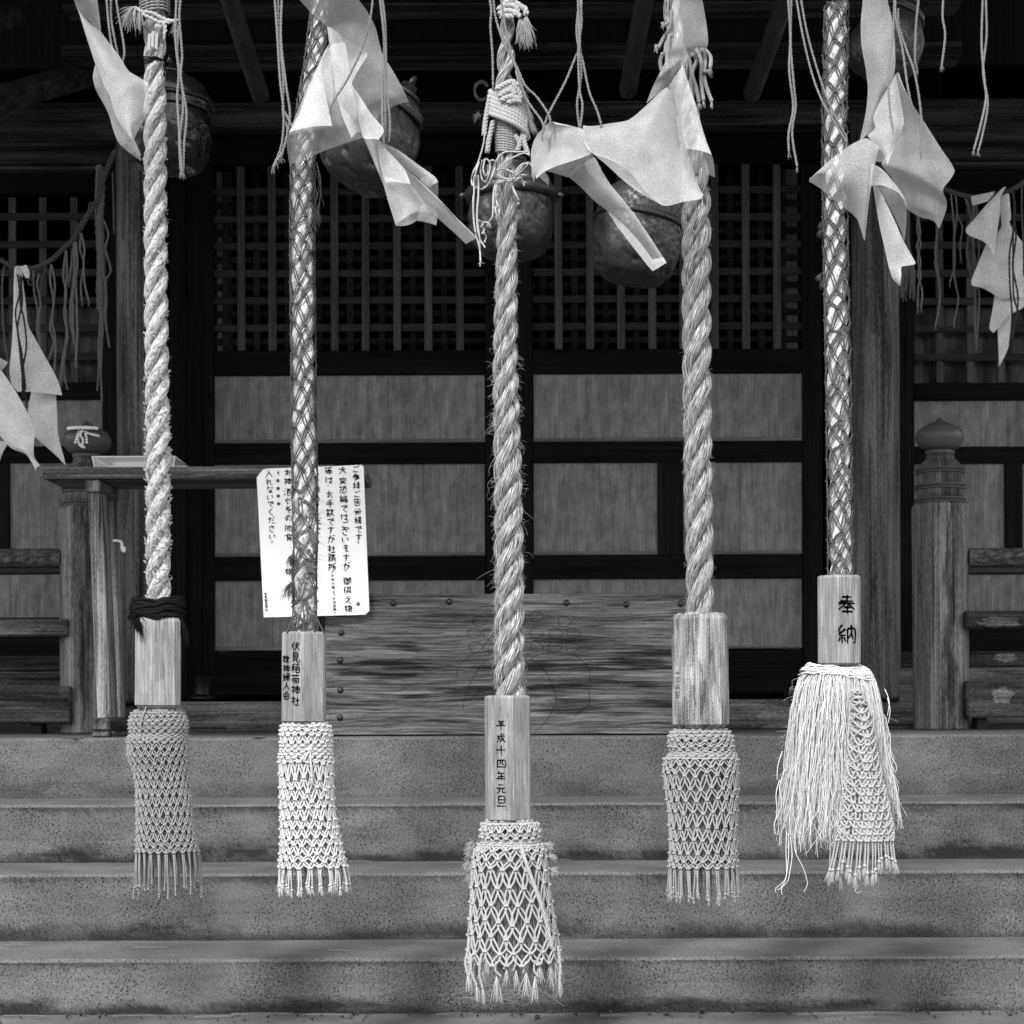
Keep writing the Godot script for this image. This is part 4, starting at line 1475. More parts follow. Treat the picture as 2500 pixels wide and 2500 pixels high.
# a knotted net drawn over a surface: sf(row 0..1, angle) gives a point; rows of knots, n knots round
func net(cords: MB, knots: MB, sf: Callable, rows: int, n: int, r: float, g: float, arc := TAU, a0 := 0.0, wob := 0.06, open := 0.55) -> Array:
	var at := []
	var full := arc > TAU - 0.01
	for i in rows + 1:
		var line := []
		for k in n + (0 if full else 1):
			var an := a0 + arc * (k + 0.5 * (i % 2)) / n + rng.randfn(0.0, wob) * TAU / n * 0.6
			var f := clampf((i + rng.randfn(0.0, wob)) / rows, 0.0, 1.0)
			line.append([f, an])
		at.append(line)
	var cnt := n + (0 if full else 1)
	for i in rows + 1:
		for k in cnt:
			var q: Array = at[i][k]
			var c: Vector3 = sf.call(q[0], q[1])
			var ux: Vector3 = ((sf.call(q[0], q[1] + 0.05) as Vector3) - c).normalized()
			var uy: Vector3 = ((sf.call(minf(q[0] + 0.01, 1.0), q[1]) as Vector3) - (sf.call(maxf(q[0] - 0.01, 0.0), q[1]) as Vector3)).normalized()
			var uz := uy.cross(ux).normalized()
			var bs := Basis(ux, uy, ux.cross(uy))
			var o := c + uz * r * 0.9
			var gg := g * rng.randf_range(0.92, 1.1)
			if i > 0 or true:
				knots.ball(o, bs, Vector3(r * 1.9, r * 1.35, r * 1.9), 7, 5, gg)
				knots.ball(o - ux * r * 1.5, bs, Vector3(r * 1.05, r * 1.75, r * 1.5), 6, 4, gg)
				knots.ball(o + ux * r * 1.5, bs, Vector3(r * 1.05, r * 1.75, r * 1.5), 6, 4, gg)
			if i == rows:
				continue
			for sd in 2:
				var k2: int = k + (sd if i % 2 == 1 else sd - 1)
				if full:
					k2 = (k2 + n) % n
				elif k2 < 0 or k2 >= cnt:
					continue
				var e: Array = at[i + 1][k2]
				var da: float = e[1] - q[1]
				if full:
					da = fposmod(da + PI, TAU) - PI
				for w in 2:
					var off := (w - 0.5) * open * TAU / n * 0.42
					var path := PackedVector3Array()
					for j in 6:
						var f := j / 5.0
						var bow := sin(PI * f)
						# the two cords part company between knots
						var an: float = q[1] + da * f + off * bow * (1.0 if full else 0.8) + (w - 0.5) * 0.16 * TAU / n
						path.push_back(sf.call(lerpf(q[0], e[0], f), an))
					cords.tube(path, r, 6, g * rng.randf_range(0.9, 1.08), -1.0, false)
	return at[rows]

func hex_block(x: Transform3D, radius: float, h: float, sides: int, bev: float) -> MB:
	# upright prism, edges eased; the origin is the middle of its foot
	var b := MB.new()
	var ring := func(rr: float, y: float) -> Array:
		var o := []
		for k in sides:
			for e in [-1.0, 1.0]:
				var an := TAU * k / sides
				var nx: float = TAU * (k + e) / sides
				var c := Vector3(sin(an), 0, cos(an)) * rr
				var d := Vector3(sin(nx), 0, cos(nx)) * rr
				o.append(c.lerp(d, bev / radius) + Vector3(0, y, 0))
		return o
	var hs := [[radius - bev * 1.2, 0.0], [radius, bev * 0.9], [radius, h - bev * 1.3], [radius - bev * 0.5, h - bev * 0.4], [radius - bev * 1.4, h]]
	var n := sides * 2
	for r in hs.size() - 1:
		var lo: Array = ring.call(hs[r][0], hs[r][1])
		var hi: Array = ring.call(hs[r + 1][0], hs[r + 1][1])
		for k in n:
			var k1 := (k + 1) % n
			var nn: Vector3 = (lo[k1] - lo[k]).cross(hi[k] - lo[k]).normalized()
			b.flat([x * lo[k], x * lo[k1], x * hi[k1], x * hi[k]], x.basis * nn)
	var tp: Array = ring.call(hs[4][0], h)
	var bt: Array = ring.call(hs[0][0], 0.0)
	for k in n:
		tp[k] = x * tp[k]
		bt[k] = x * bt[k]
	b.flat(tp, x.basis.y)
	b.flat(bt, -x.basis.y)
	return b

# tassel surface from picture rows [y, left, right]
func tassel_surface(rows: Array, d: float, deep := 0.85) -> Callable:
	var cs := []
	var rs := []
	for q in rows:
		cs.append(P((q[1] + q[2]) * 0.5, q[0], d))
		rs.append((q[2] - q[1]) * 0.5 / FOCAL * d)
	return func(f: float, an: float, k := 1.0) -> Vector3:
		var x := clampf(f, 0.0, 0.99999) * (cs.size() - 1)
		var j := int(x)
		var t := x - j
		t = t * t * (3.0 - 2.0 * t) * 0.35 + t * 0.65
		var c: Vector3 = (cs[j] as Vector3).lerp(cs[j + 1], t)
		var r: float = lerpf(rs[j], rs[j + 1], t) * k
		return c + Vector3(sin(an) * r, 0, cos(an) * r * deep)

func fibre_core(b: MB, sf: Callable, cnt: int, g: float, from := 0.0, to := 1.0, k := 0.86, r := 0.0011) -> void:
	for j in cnt:
		var an := rng.randf() * TAU
		var kk := k * rng.randf_range(0.86, 1.04)
		var path := PackedVector3Array()
		var w := rng.randf_range(-0.12, 0.12)
		var end := to * rng.randf_range(0.9, 1.0) if to > 0.5 else to
		for i in 9:
			var f := lerpf(from, end, i / 8.0)
			path.push_back(sf.call(f, an + w * sin(i * 0.9 + j), kk))
		b.tube(path, r * rng.randf_range(0.6, 1.3), 4, g * rng.randf_range(0.7, 1.15), r * 0.5, false)

# cords hanging under the last knots, each with a knotted, brushed-out end
func fringe(b: MB, sf: Callable, nodes: Array, per: int, len: float, r: float, g: float, brush := 0.02, ragged := 0.12) -> void:
	for q in nodes:
		for j in per:
			var an: float = q[1] + (j - (per - 1) * 0.5) * r * 2.3 / 0.1
			var top: Vector3 = sf.call(q[0], an)
			var dn: Vector3 = (top - (sf.call(q[0] - 0.06, an) as Vector3)).normalized()
			var l := len * (1.0 + rng.randfn(0.0, ragged))
			var path := PackedVector3Array()
			var sw := Vector3(rng.randfn(), 0, rng.randfn()) * 0.0022
			for i in 6:
				var f := i / 5.0
				path.push_back(top + dn.lerp(Vector3.DOWN, f * 0.7) * l * f + sw * f)
			var gg := g * rng.randf_range(0.9, 1.08)
			twisted(b, spline(Array(path), 0.006), r, 0.011, 2, 5, gg)
			var e := path[5]
			b.ball(e, Basis(), Vector3(r * 1.7, r * 1.6, r * 1.7), 7, 5, gg)
			if brush > 0.0:
				for i in 9:
					var s := Vector3(rng.randfn() * 0.22, -1.0, rng.randfn() * 0.22).normalized()
					b.tube(PackedVector3Array([e, e + s * brush * 0.45 + Vector3.DOWN * 0.002, e + (s + Vector3(0, -0.5, 0)).normalized() * brush * rng.randf_range(0.75, 1.1)]), r * 0.42, 4, gg * rng.randf_range(0.95, 1.15), r * 0.2, false)

# wrapping of parallel turns round a rope between two heights
func whipping(b: MB, rp: RopePath, y0: float, y1: float, r: float, turns: int, g: float, lay := 0.0, swell := 1.0) -> void:
	var path := PackedVector3Array()
	var cnt := turns * 16
	for k in cnt + 1:
		var f := float(k) / cnt
		var y := lerpf(y0, y1, f)
		var j := rp.at(y)
		var an := TAU * turns * f
		var rr := rp.r[j] * swell + r * 0.8
		path.push_back(Vector3(rp.c[j].x + sin(an) * rr, y + lay * sin(an), rp.c[j].z + cos(an) * rr))
	twisted(b, path, r, r * 7.0, 3, 5, g)

func tuft(b: MB, at: Vector3, dir: Vector3, cnt: int, len: float, spread: float, g: float, r := 0.0009) -> void:
	for k in cnt:
		var d := (dir + Vector3(rng.randfn(), rng.randfn(), rng.randfn()) * spread).normalized()
		var l := len * rng.randf_range(0.6, 1.1)
		var d2 := (d + Vector3.DOWN * 0.7 + Vector3(rng.randfn(), rng.randfn(), rng.randfn()) * spread).normalized()
		b.tube(PackedVector3Array([at, at + d * l * 0.5, at + d * l * 0.5 + d2 * l * 0.5]), r, 4, g * rng.randf_range(0.8, 1.15), r * 0.35, false)

func block(o: Node3D, px: float, y0: float, y1: float, d: float, radius: float, sides: int, turn: float, m: Material, bev := 0.005, lean := 0.0) -> Transform3D:
	var low := P(px, y1, d)
	var top := P(px + lean, y0, d)
	var up := (top - low).normalized()
	var x := Vector3(cos(turn), 0, -sin(turn))
	x = (x - up * x.dot(up)).normalized()
	var t := Transform3D(Basis(x, up, x.cross(up)), low)
	part("wooden_block", hex_block(t, radius, top.distance_to(low), sides, bev), m, o)
	return t

# the upright face of a block whose outward direction is turned deg from the viewer: [centre, outward, along]
func on_face(t: Transform3D, px: float, deg: float, apothem: float) -> Array:
	var a := deg_to_rad(deg)
	var nn := Vector3(sin(a), 0, cos(a))
	return [t.origin + nn * (apothem + 0.0006), nn, Vector3(cos(a), 0, -sin(a))]

func face_point(f: Array, px: float, py: float, d: float) -> Vector3:
	var eye := Vector3(0, EYE, 0)
	var ray := P(px, py, d) - eye
	var c: Vector3 = f[0]
	var nn: Vector3 = f[1]
	var flat_ray := Vector3(ray.x, 0, ray.z)
	var k := (c - Vector3(0, c.y, 0)).dot(nn) / flat_ray.dot(nn)
	return eye + ray * k

func mass(m: MeshInstance3D) -> void:
	m.set_meta("kind", "stuff")

func build_ropes() -> void:
	var d := 3.9
	var hemp := mat("hemp", 0.44, 0.95, {"tex": "yarn", "normal": "yarn_n", "nscale": 1.0, "uvs": Vector3(1, 1, 1), "spec": 0.06})
	var cloth := mat("wrap_cloth", 0.44, 0.9, {"tex": "paper", "normal": "yarn_n", "nscale": 0.35, "uvs": Vector3(1, 1, 1)})
	var cloth_white := mat("wrap_white", 0.60, 0.9, {"tex": "paper", "normal": "yarn_n", "nscale": 0.35, "uvs": Vector3(1, 1, 1)})
	var cotton := mat("cotton", 0.30, 0.95, {"spec": 0.08})
	var cord_m := mat("net_cord", 0.065, 0.95)
	var fibre := mat("fibre", 0.28, 0.95, {"spec": 0.06})
	var block_m := wood("block", 0.25, VERT, {"tex": "grain", "nscale": 0.4, "tri": Vector3(5, 2.2, 5), "off": Vector3(0.2, 0.5, 0.1)})
	var block_pale := wood("block_weathered", 0.30, VERT, {"tex": "grain_hard", "tri": Vector3(5, 1.6, 5), "nscale": 0.5})
	var ink := mat("block_ink", 0.010, 0.7)

	# ---- 1: rope wrapped in cracked cloth, black yarn tied over a square block
	var o := thing("bell_rope", "leftmost bell rope, pale wrapping cracked, black yarn tied over its square block", "bell rope", P(384, 2180, d), "bell ropes hanging in a row")
	var rp := rope_path([[377, -60, 52], [378, 60, 54], [379, 300, 56], [381, 700, 58], [385, 1050, 60], [386, 1300, 60], [387, 1520, 60]], d, 0.0026)
	strands(o, rp, 0.166, cloth, 11, 0.06, 0.13, 1.2, 2.0, 0.4)
	var b := MB.new()
	flakes(b, rp, 0.25, 0.60, 130, 0.010, 1.0)
	flakes(b, rp, 0.60, 0.99, 330, 0.013, 1.1)
	mass(part("torn_wrapping", b, cloth, o))
	b = MB.new()
	fuzz(b, rp, 0.2, 1.0, 320, 0.012, 1.0)
	mass(part("loose_fibres", b, fibre, o))
	b = MB.new()
	whipping(b, rp, P(377, -60, d).y, P(378, 42, d).y, 0.0034, 13, 0.55, 0.006, 1.18)
	part("binding", b, cotton, o)
	b = MB.new()
	for q in [[[343, 28], [372, 32], [400, 46], [424, 52], [432, 47]], [[346, 34], [368, 44], [395, 56], [420, 52]], [[344, 30], [340, 25], [331, 18]], [[424, 50], [402, 54], [404, 70], [401, 84]]]:
		var w := []
		for k in q:
			w.append(P(k[0], k[1], d - 0.045))
		twisted(b, spline(w, 0.004), 0.0042, 0.02, 2, 6, 1.1)
	tuft(b, P(330, 16, d - 0.04), Vector3(-0.25, -0.4, 0.1), 60, 0.055, 0.20, 1.0)
	tuft(b, P(340, 26, d - 0.04), Vector3(0.0, -1.0, 0.1), 40, 0.042, 0.12, 1.0)
	tuft(b, P(428, 52, d - 0.03), Vector3(0.1, -1.0, 0.1), 60, 0.036, 0.25, 0.8)
	tuft(b, P(402, 80, d - 0.05), Vector3(0.0, -1.0, 0.1), 14, 0.014, 0.2, 1.1)
	part("white_tie", b, cotton, o)
	b = MB.new()
	for q in [[365, 82, 0], [374, 76, 22], [383, 80, 0]]:
		var w := P(q[0], q[1], d - 0.03)
		b.flat([w + Vector3(-0.003, 0, 0), w + Vector3(0.003, 0, 0.001), w + Vector3(0.002, -0.038, 0.008), w + Vector3(-0.004, -0.034, 0.006)], Vector3(0, 0, 1), 0.9)
	part("torn_strip", b, cloth, o)
	var black := mat("black_yarn", 0.008, 0.95, {"spec": 0.03})
	b = MB.new()
	for k in 4:
		whipping(b, rp, P(379, 147 + k * 3, d).y, P(379, 151 + k * 3, d).y, 0.0016, 1, 1.0, -0.006 + 0.003 * k)
	tuft(b, P(401, 152, d - 0.03), Vector3(0.1, -1.0, 0.15), 14, 0.045, 0.12, 1.0, 0.0011)
	part("black_tie", b, black, o)
	var bt := block(o, 386, 1508, 1729, d, 0.0665, 4, deg_to_rad(-36.4), block_m, 0.008, 1.0)
	b = MB.new()
	for k in 44:
		var f := k / 43.0
		var lat := rng.randf_range(-1, 1)
		var path := []
		for j in 14:
			var an := -1.9 + 3.8 * j / 13.0
			var rr := 0.050 + 0.009 * lat
			path.append(Vector3(bt.origin.x + sin(an) * rr, P(386, 1490, d).y + 0.016 * (f - 0.5) * 2.0 + 0.006 * sin(an * 2.0 + k) + (0.006 if an > 0.4 else -0.004 * an) , bt.origin.z + cos(an) * rr * 0.95 - 0.004))
		b.tube(spline(path, 0.008), 0.0034, 5, rng.randf_range(0.6, 1.6))
	tuft(b, P(338, 1495, d - 0.05), Vector3(-0.5, -0.55, 0.1), 70, 0.03, 0.4, 1.0, 0.0014)
	tuft(b, P(336, 1508, d - 0.055), Vector3(-0.05, -1.0, 0.05), 60, 0.03, 0.25, 1.0, 0.0014)
	tuft(b, P(343, 1520, d - 0.055), Vector3(0.1, -1.0, 0.05), 14, 0.04, 0.1, 1.0, 0.0008)
	tuft(b, P(440, 1500, d - 0.02), Vector3(0.25, -1.0, 0.0), 40, 0.05, 0.1, 1.0, 0.0010)
	tuft(b, P(449, 1525, d - 0.02), Vector3(0.2, -1.0, 0.0), 16, 0.05, 0.08, 1.0, 0.0008)
	part("black_yarn", b, black, o)
	# dedication running down the narrow left face
	b = MB.new()
	var px := d / FOCAL
	for q in [["昭和四十六年吉日", 334.5, 1552, 17.2], ["吉社敬会奉人会", 329.5, 1556, 16.5]]:
		b = MB.new()
		var fc := on_face(bt, 386, -81.4, 0.0665 * 0.7071)
		column(b, q[0], face_point(fc, q[1], q[2], d), Vector3(0.0, -q[3] * px, 0), 15 * px, fc[2] * 2.2, Vector3.DOWN, 2.4 * px)
		part("lettering", b, ink, o)
	rows_tassel(o, [[1731, 340, 436], [1741, 322, 450], [1760, 316, 457], [1778, 316, 458], [1793, 320, 455], [1800, 313, 456], [1812, 311, 458], [1845, 312, 460], [1880, 326, 460], [1920, 332, 463], [1965, 333, 469], [2010, 334, 474], [2050, 334, 480], [2078, 333, 485]], d, 24, 26, 0.0015, 0.19, 0.078, 0.8, 1796, 0.0)

	# ---- 2: cloth rope in a knotted net, block with two columns of writing
	o = thing("bell_rope", "netted bell rope hanging before the notice, whitest tassel below its written block", "bell rope", P(745, 2190, d), "bell ropes hanging in a row")
	rp = rope_path([[790, -60, 40, 0.1], [777, 60, 42, 0.08], [768, 150, 45, 0.05], [752, 260, 50, 0.03], [740, 400, 52], [738, 560, 54], [740, 820, 54], [743, 1100, 55], [745, 1270, 55], [744, 1420, 52], [744, 1555, 52]], d)
	strands(o, rp, 0.178, cloth_white, 21, 0.09, 0.05, 1.5, 1.6, 1.2, 1.12)
	rope_net(o, rp, 0.0, 0.80, 6, cord_m, 0.0019, 0.72)
	rope_net(o, rp, 0.80, 1.0, 5, cord_m, 0.0019, 1.0, 0.55)
	b = MB.new()
	flakes(b, rp, 0.76, 0.99, 120, 0.016, 0.95)
	mass(part("torn_wrapping", b, cloth, o))
	b = MB.new()
	fuzz(b, rp, 0.80, 1.0, 500, 0.03, 0.8)
	for k in 9:
		var w := []
		var yy := rng.randf_range(1290, 1400)
		for j in 6:
			w.append(P(716 + rng.randf_range(-4, 5) + (10 if k > 5 else 0), yy + j * rng.randf_range(22, 30), d - 0.01))
		twisted(b, spline(w, 0.006), 0.0018, 0.01, 2, 4, 0.75)
	for q in [[700, 1540, -0.9], [722, 1545, -0.4], [740, 1548, 0.0], [770, 1545, 0.5], [792, 1542, 0.95]]:
		var path := []
		for j in 5:
			path.append(P(lerpf(744 + q[2] * 26, q[0], j / 4.0), lerpf(1500, q[1] + 5, j / 4.0), d - 0.035))
		twisted(b, spline(path, 0.005), 0.0026, 0.012, 2, 4, 0.8)
	tuft(b, P(712, 1420, d - 0.02), Vector3(-0.3, -1, 0.1), 60, 0.045, 0.25, 0.8, 0.0007)
	tuft(b, P(716, 1352, d - 0.02), Vector3(-0.4, -1, 0.1), 40, 0.035, 0.3, 0.8, 0.0007)
	mass(part("frayed_net", b, cord_m, o))
	b = MB.new()
	for k in 26:
		var w := P(rng.randf_range(768, 784), rng.randf_range(400, 540), d - 0.01)
		b.tube(PackedVector3Array([w, w + Vector3(rng.randfn() * 0.005, -0.012, 0.002), w + Vector3(rng.randfn() * 0.009, -0.03, 0.0)]), 0.0007, 3, rng.randf_range(0.5, 1.1), 0.0004, false)
	twisted(b, spline([P(772, 395, d), P(781, 430, d - 0.01), P(783, 470, d - 0.01), P(779, 505, d - 0.01), P(777, 545, d - 0.01)], 0.005), 0.0016, 0.01, 2, 4, 0.7)
	part("loose_yarn", b, cord_m, o)
	bt = block(o, 742, 1543, 1764, d, 0.0527, 6, deg_to_rad(2), block_m, 0.004, 1.0)
	var fc2 := on_face(bt, 742, -28.0, 0.0527 * 0.866)
	b = MB.new()
	column(b, "伏見稲荷神社", face_point(fc2, 721, 1578, d), Vector3(-0.1, -26.2, 0) * px, 21 * px, fc2[2] * 1.1, Vector3.DOWN, 2.5 * px)
	part("lettering", b, ink, o)
	b = MB.new()
	column(b, "敬神婦人会", face_point(fc2, 698.5, 1610, d), Vector3(-0.1, -21.6, 0) * px, 18 * px, fc2[2] * 1.05, Vector3.DOWN, 2.3 * px)
	part("lettering", b, ink, o)
	rows_tassel(o, [[1764, 700, 790], [1772, 688, 804], [1790, 685, 808], [1818, 686, 808], [1830, 688, 807], [1842, 684, 809], [1860, 682, 812], [1920, 684, 813], [1965, 685, 815], [2010, 686, 822], [2050, 686, 830], [2085, 684, 838], [2115, 682, 846]], d, 20, 22, 0.0021, 0.36, 0.038, 1.15, 1828, 0.016)

	# ---- 3: hairy hemp rope, the lowest, with a dated block
	o = thing("bell_rope", "hairy hemp bell rope hanging lowest at the centre, dated block and ragged tassel", "bell rope", P(1245, 2420, d), "bell ropes hanging in a row")
	rp = rope_path([[1236, 360, 40], [1236, 440, 42], [1238, 520, 46], [1237, 580, 48], [1236, 700, 55], [1234, 860, 59], [1236, 1000, 64], [1240, 1160, 68], [1243, 1400, 71], [1243, 1560, 73], [1244, 1710, 74]], d)
	strands(o, rp, 0.166, hemp, 31, 0.06, 0.0, 11.0, 1.5, 2.0)
	b = MB.new()
	nap(b, rp, 0.0, 1.0, 2400, 1.25, 0.166, 2.0)
	fuzz(b, rp, 0.0, 0.35, 1100, 0.012, 1.0)
	fuzz(b, rp, 0.35, 1.0, 1900, 0.021, 1.05)
	fuzz(b, rp, 0.35, 1.0, 60, 0.05, 1.05)
	mass(part("loose_fibres", b, fibre, o))
	rope_three_top(o, d, cotton, hemp, fibre)
	bt = block(o, 1240.5, 1698, 2003, d, 0.0530, 6, deg_to_rad(10), block_m, 0.0045, -2.0)
	b = MB.new()
	var fc3 := on_face(bt, 1240, -20.0, 0.0530 * 0.866)
	column(b, "平成十四年元旦", face_point(fc3, 1222, 1770, d), Vector3(0.1, -30.7, 0) * px, 23 * px, fc3[2], Vector3.DOWN, 2.8 * px)
	part("lettering", b, ink, o)
	rows_tassel(o, [[2005, 1190, 1296], [2014, 1176, 1314], [2035, 1173, 1318], [2052, 1178, 1314], [2058, 1182, 1312], [2064, 1166, 1328], [2080, 1156, 1332], [2110, 1152, 1336], [2160, 1150, 1341], [2210, 1149, 1348], [2260, 1145, 1357], [2310, 1142, 1366], [2345, 1140, 1370]], d, 19, 15, 0.0023, 0.27, 0.0, 0.8, 2057, 0.0)
	b = MB.new()
	# ragged foot: brushed-out ends of uneven length, a few long cords
	var sf := tassel_surface([[2310, 1142, 1366], [2345, 1140, 1370], [2400, 1138, 1372]], d)
	for k in 30:
		var an := TAU * k / 30.0 + rng.randfn(0, 0.06)
		var top: Vector3 = sf.call(rng.randf_range(0.0, 0.35), an, 0.98)
		var l := rng.randf_range(0.012, 0.035)
		twisted(b, spline([top, top + Vector3(rng.randfn() * 0.004, -l * 0.6, 0.002), top + Vector3(rng.randfn() * 0.006, -l, 0)], 0.005), 0.0026, 0.011, 2, 5, 0.95)
		tuft(b, top + Vector3(0, -l, 0), Vector3(0, -1, 0.05), 26, rng.randf_range(0.03, 0.058), 0.16, 1.05, 0.0010)
	for q in [[[1152, 2330], [1150, 2370], [1163, 2405]], [[1176, 2330], [1170, 2375], [1178, 2410]], [[1362, 2310], [1368, 2360], [1366, 2392]], [[1143, 2320], [1136, 2350], [1142, 2380]]]:
		var w := []
		for k in q:
			w.append(P(k[0], k[1], d - 0.07))
		twisted(b, spline(w, 0.005), 0.0034, 0.014, 2, 5, 0.95)
		tuft(b, w[2], Vector3(0.1, -1, 0), 30, 0.034, 0.12, 1.1, 0.0009)
	for q in [[1162, 2062], [1156, 2085], [1152, 2110], [1158, 2140], [1330, 2064], [1337, 2090], [1340, 2125], [1158, 2072]]:
		tuft(b, P(q[0], q[1], d), Vector3(-1 if q[0] < 1240 else 1, 0.1, 0.3), 40, 0.024, 0.45, 1.25, 0.0007)
	for k in 60:
		var w: Vector3 = sf.call(0.95, rng.randf() * TAU, rng.randf_range(0.2, 0.95))
		b.tube(PackedVector3Array([w, w + Vector3(rng.randfn() * 0.012, -0.014, rng.randfn() * 0.01), w + Vector3(rng.randfn() * 0.03, -0.018 + rng.randfn() * 0.012, 0.01), w + Vector3(rng.randfn() * 0.04, -0.026 + rng.randfn() * 0.012, 0.01)]), 0.0005, 3, 0.8, 0.0003, false)
	mass(part("ragged_foot", b, cotton, o))
	b = MB.new()
	twisted(b, spline([P(1271, 2062, d - 0.08), P(1282, 2100, d - 0.09), P(1300, 2150, d - 0.09), P(1318, 2200, d - 0.09), P(1333, 2250, d - 0.085), P(1347, 2310, d - 0.08)], 0.005), 0.0046, 0.02, 3, 6, 0.95)
	part("loose_cord", b, cotton, o)

	# ---- 4: thick hemp rope on a weathered block
	o = thing("bell_rope", "thickest hemp bell rope, ending in a bleached streaky block and netted tassel", "bell rope", P(1712, 2200, d), "bell ropes hanging in a row")
	rp = rope_path([[1636, -60, 40, 0.03], [1644, 60, 44, 0.03], [1668, 200, 52, 0.02], [1686, 330, 60], [1698, 440, 66], [1700, 560, 70], [1701, 800, 70], [1702, 1000, 68], [1705, 1200, 68], [1708, 1400, 66], [1710, 1515, 66]], d)
	strands(o, rp, 0.194, hemp, 41, 0.06, 0.0, 10.0, 1.7, 0.6, 0.9)
	b = MB.new()
	nap(b, rp, 0.25, 1.0, 2600, 1.15, 0.194, 0.6)
	fuzz(b, rp, 0.3, 0.72, 1100, 0.012, 0.9)
	fuzz(b, rp, 0.62, 1.0, 1900, 0.012, 1.05)
	mass(part("loose_fibres", b, fibre, o))
	# cord ends tied in bunches at its top, either side of the paper
	b = MB.new()
	for q in [[[1640, 30], [1634, 70], [1622, 90], [1606, 118], [1602, 112]], [[1640, 60], [1632, 100], [1628, 150]], [[1640, 90], [1630, 95], [1624, 130], [1630, 140]], [[1640, 50], [1622, 62], [1618, 55]], [[1618, 130], [1612, 150], [1615, 172]],
			[[1690, 130], [1700, 150], [1690, 180], [1700, 215], [1707, 250]], [[1700, 120], [1712, 150], [1712, 200], [1718, 245]], [[1715, 118], [1722, 150], [1720, 175], [1733, 172]], [[1705, 125], [1716, 170], [1724, 210], [1738, 248]], [[1720, 120], [1735, 140], [1734, 165]], [[1680, 140], [1688, 170], [1688, 230], [1696, 260]]]:
		var w := []
		for k in q:
			w.append(P(k[0], k[1], d - 0.03 + rng.randf_range(-0.012, 0.012)))
		twisted(b, spline(w, 0.004), 0.0046, 0.019, 3, 5, rng.randf_range(0.75, 1.0))
		tuft(b, w[-1], Vector3(0, -1, 0.1), 14, 0.016, 0.25, 1.0, 0.0009)
	mass(part("bunched_cords", b, mat("old_cord", 0.2, 0.95), o))
	bt = block(o, 1711, 1497, 1778, d, 0.0630, 8, deg_to_rad(2.5), block_pale, 0.010, -3.0)
	b = MB.new()
	var fc4 := on_face(bt, 1711, -65.0, 0.0630 * 0.924)
	column(b, "昭和十六年四月日", face_point(fc4, 1654, 1566, d), Vector3(0, -18.5, 0) * px, 13 * px, fc4[2] * 1.6, Vector3.DOWN, 1.5 * px)
	part("lettering", b, mat("faded_ink", 0.16, 0.8), o)
	rows_tassel(o, [[1779, 1660, 1762], [1786, 1640, 1780], [1800, 1632, 1788], [1822, 1634, 1790], [1836, 1640, 1790], [1842, 1636, 1794], [1852, 1622, 1800], [1880, 1619, 1803], [1930, 1625, 1802], [1980, 1632, 1800], [2040, 1635, 1799], [2090, 1635, 1799], [2115, 1634, 1801]], d, 22, 20, 0.0019, 0.22, 0.056, 0.82, 1839, 0.012)

	# ---- 5: netted rope above a bare brush of fibres
	o = thing("bell_rope", "netted bell rope with two large carved signs above a loose brush of white fibres", "bell rope", P(2050, 2170, d), "bell ropes hanging in a row")
	rp = rope_path([[2044, -60, 52], [2043, 0, 52], [2038, 220, 54], [2038, 440, 54], [2041, 650, 54], [2045, 830, 54], [2048, 1047, 54], [2051, 1265, 54], [2052, 1420, 54]], d)
	strands(o, rp, 0.18, cloth_white, 51, 0.09, 0.05, 1.5, 1.6, 2.2, 1.1)
	rope_net(o, rp, 0.0, 1.0, 6, cord_m, 0.0021, 0.8)
	b = MB.new()
	whipping(b, rp, P(2043, -2, d).y, P(2043, 10, d).y, 0.003, 2, 1.0, 0.0, 1.1)
	part("black_band", b, black, o)
	b = MB.new()
	for q in [[2008, 540], [2006, 560], [2004, 668], [2010, 685]]:
		tuft(b, P(q[0], q[1], d), Vector3(-0.5, -1, 0.2), 22, 0.02, 0.3, 0.9, 0.0007)
	fuzz(b, rp, 0.05, 1.0, 300, 0.012, 1.0)
	mass(part("frayed_net", b, cord_m, o))
	bt = block(o, 2049, 1406, 1624, d, 0.0517, 6, deg_to_rad(-10), block_m, 0.0045, -1.0)
	b = MB.new()
	var fc5 := on_face(bt, 2049, 20.0, 0.0517 * 0.866)
	for k in 2:
		b = MB.new()
		column(b, "奉納"[k], face_point(fc5, 2067, 1475 + 73 * k, d), Vector3.ZERO, 45 * px, fc5[2], Vector3.DOWN, 4.4 * px)
		part("carved_sign", b, mat("carved", 0.085, 0.9), o)
	brush_tassel(o, d, cotton, fibre)

func rope_net(o: Node, rp: RopePath, from: float, to: float, n: int, m: Material, r: float, g: float, wob := 0.20) -> void:
	var rows := rp.c.size() - 1
	var len := rp.s[rows]
	var sf := func(f: float, an: float) -> Vector3:
		var k := int(lerpf(from, to, clampf(f, 0.0, 1.0)) * rows)
		var rr := rp.r[k] * 1.13
		return rp.c[k] + Vector3(sin(an) * rr, 0, cos(an) * rr)
	var c := MB.new()
	var kn := MB.new()
	var cnt := int(len * (to - from) / 0.0285)
	net(c, kn, sf, cnt, n, r * 0.72, g, TAU, 0.3, wob, 0.18)
	mass(part("net_sleeve", c, m, o))
	mass(part("net_knots", kn, m, o))

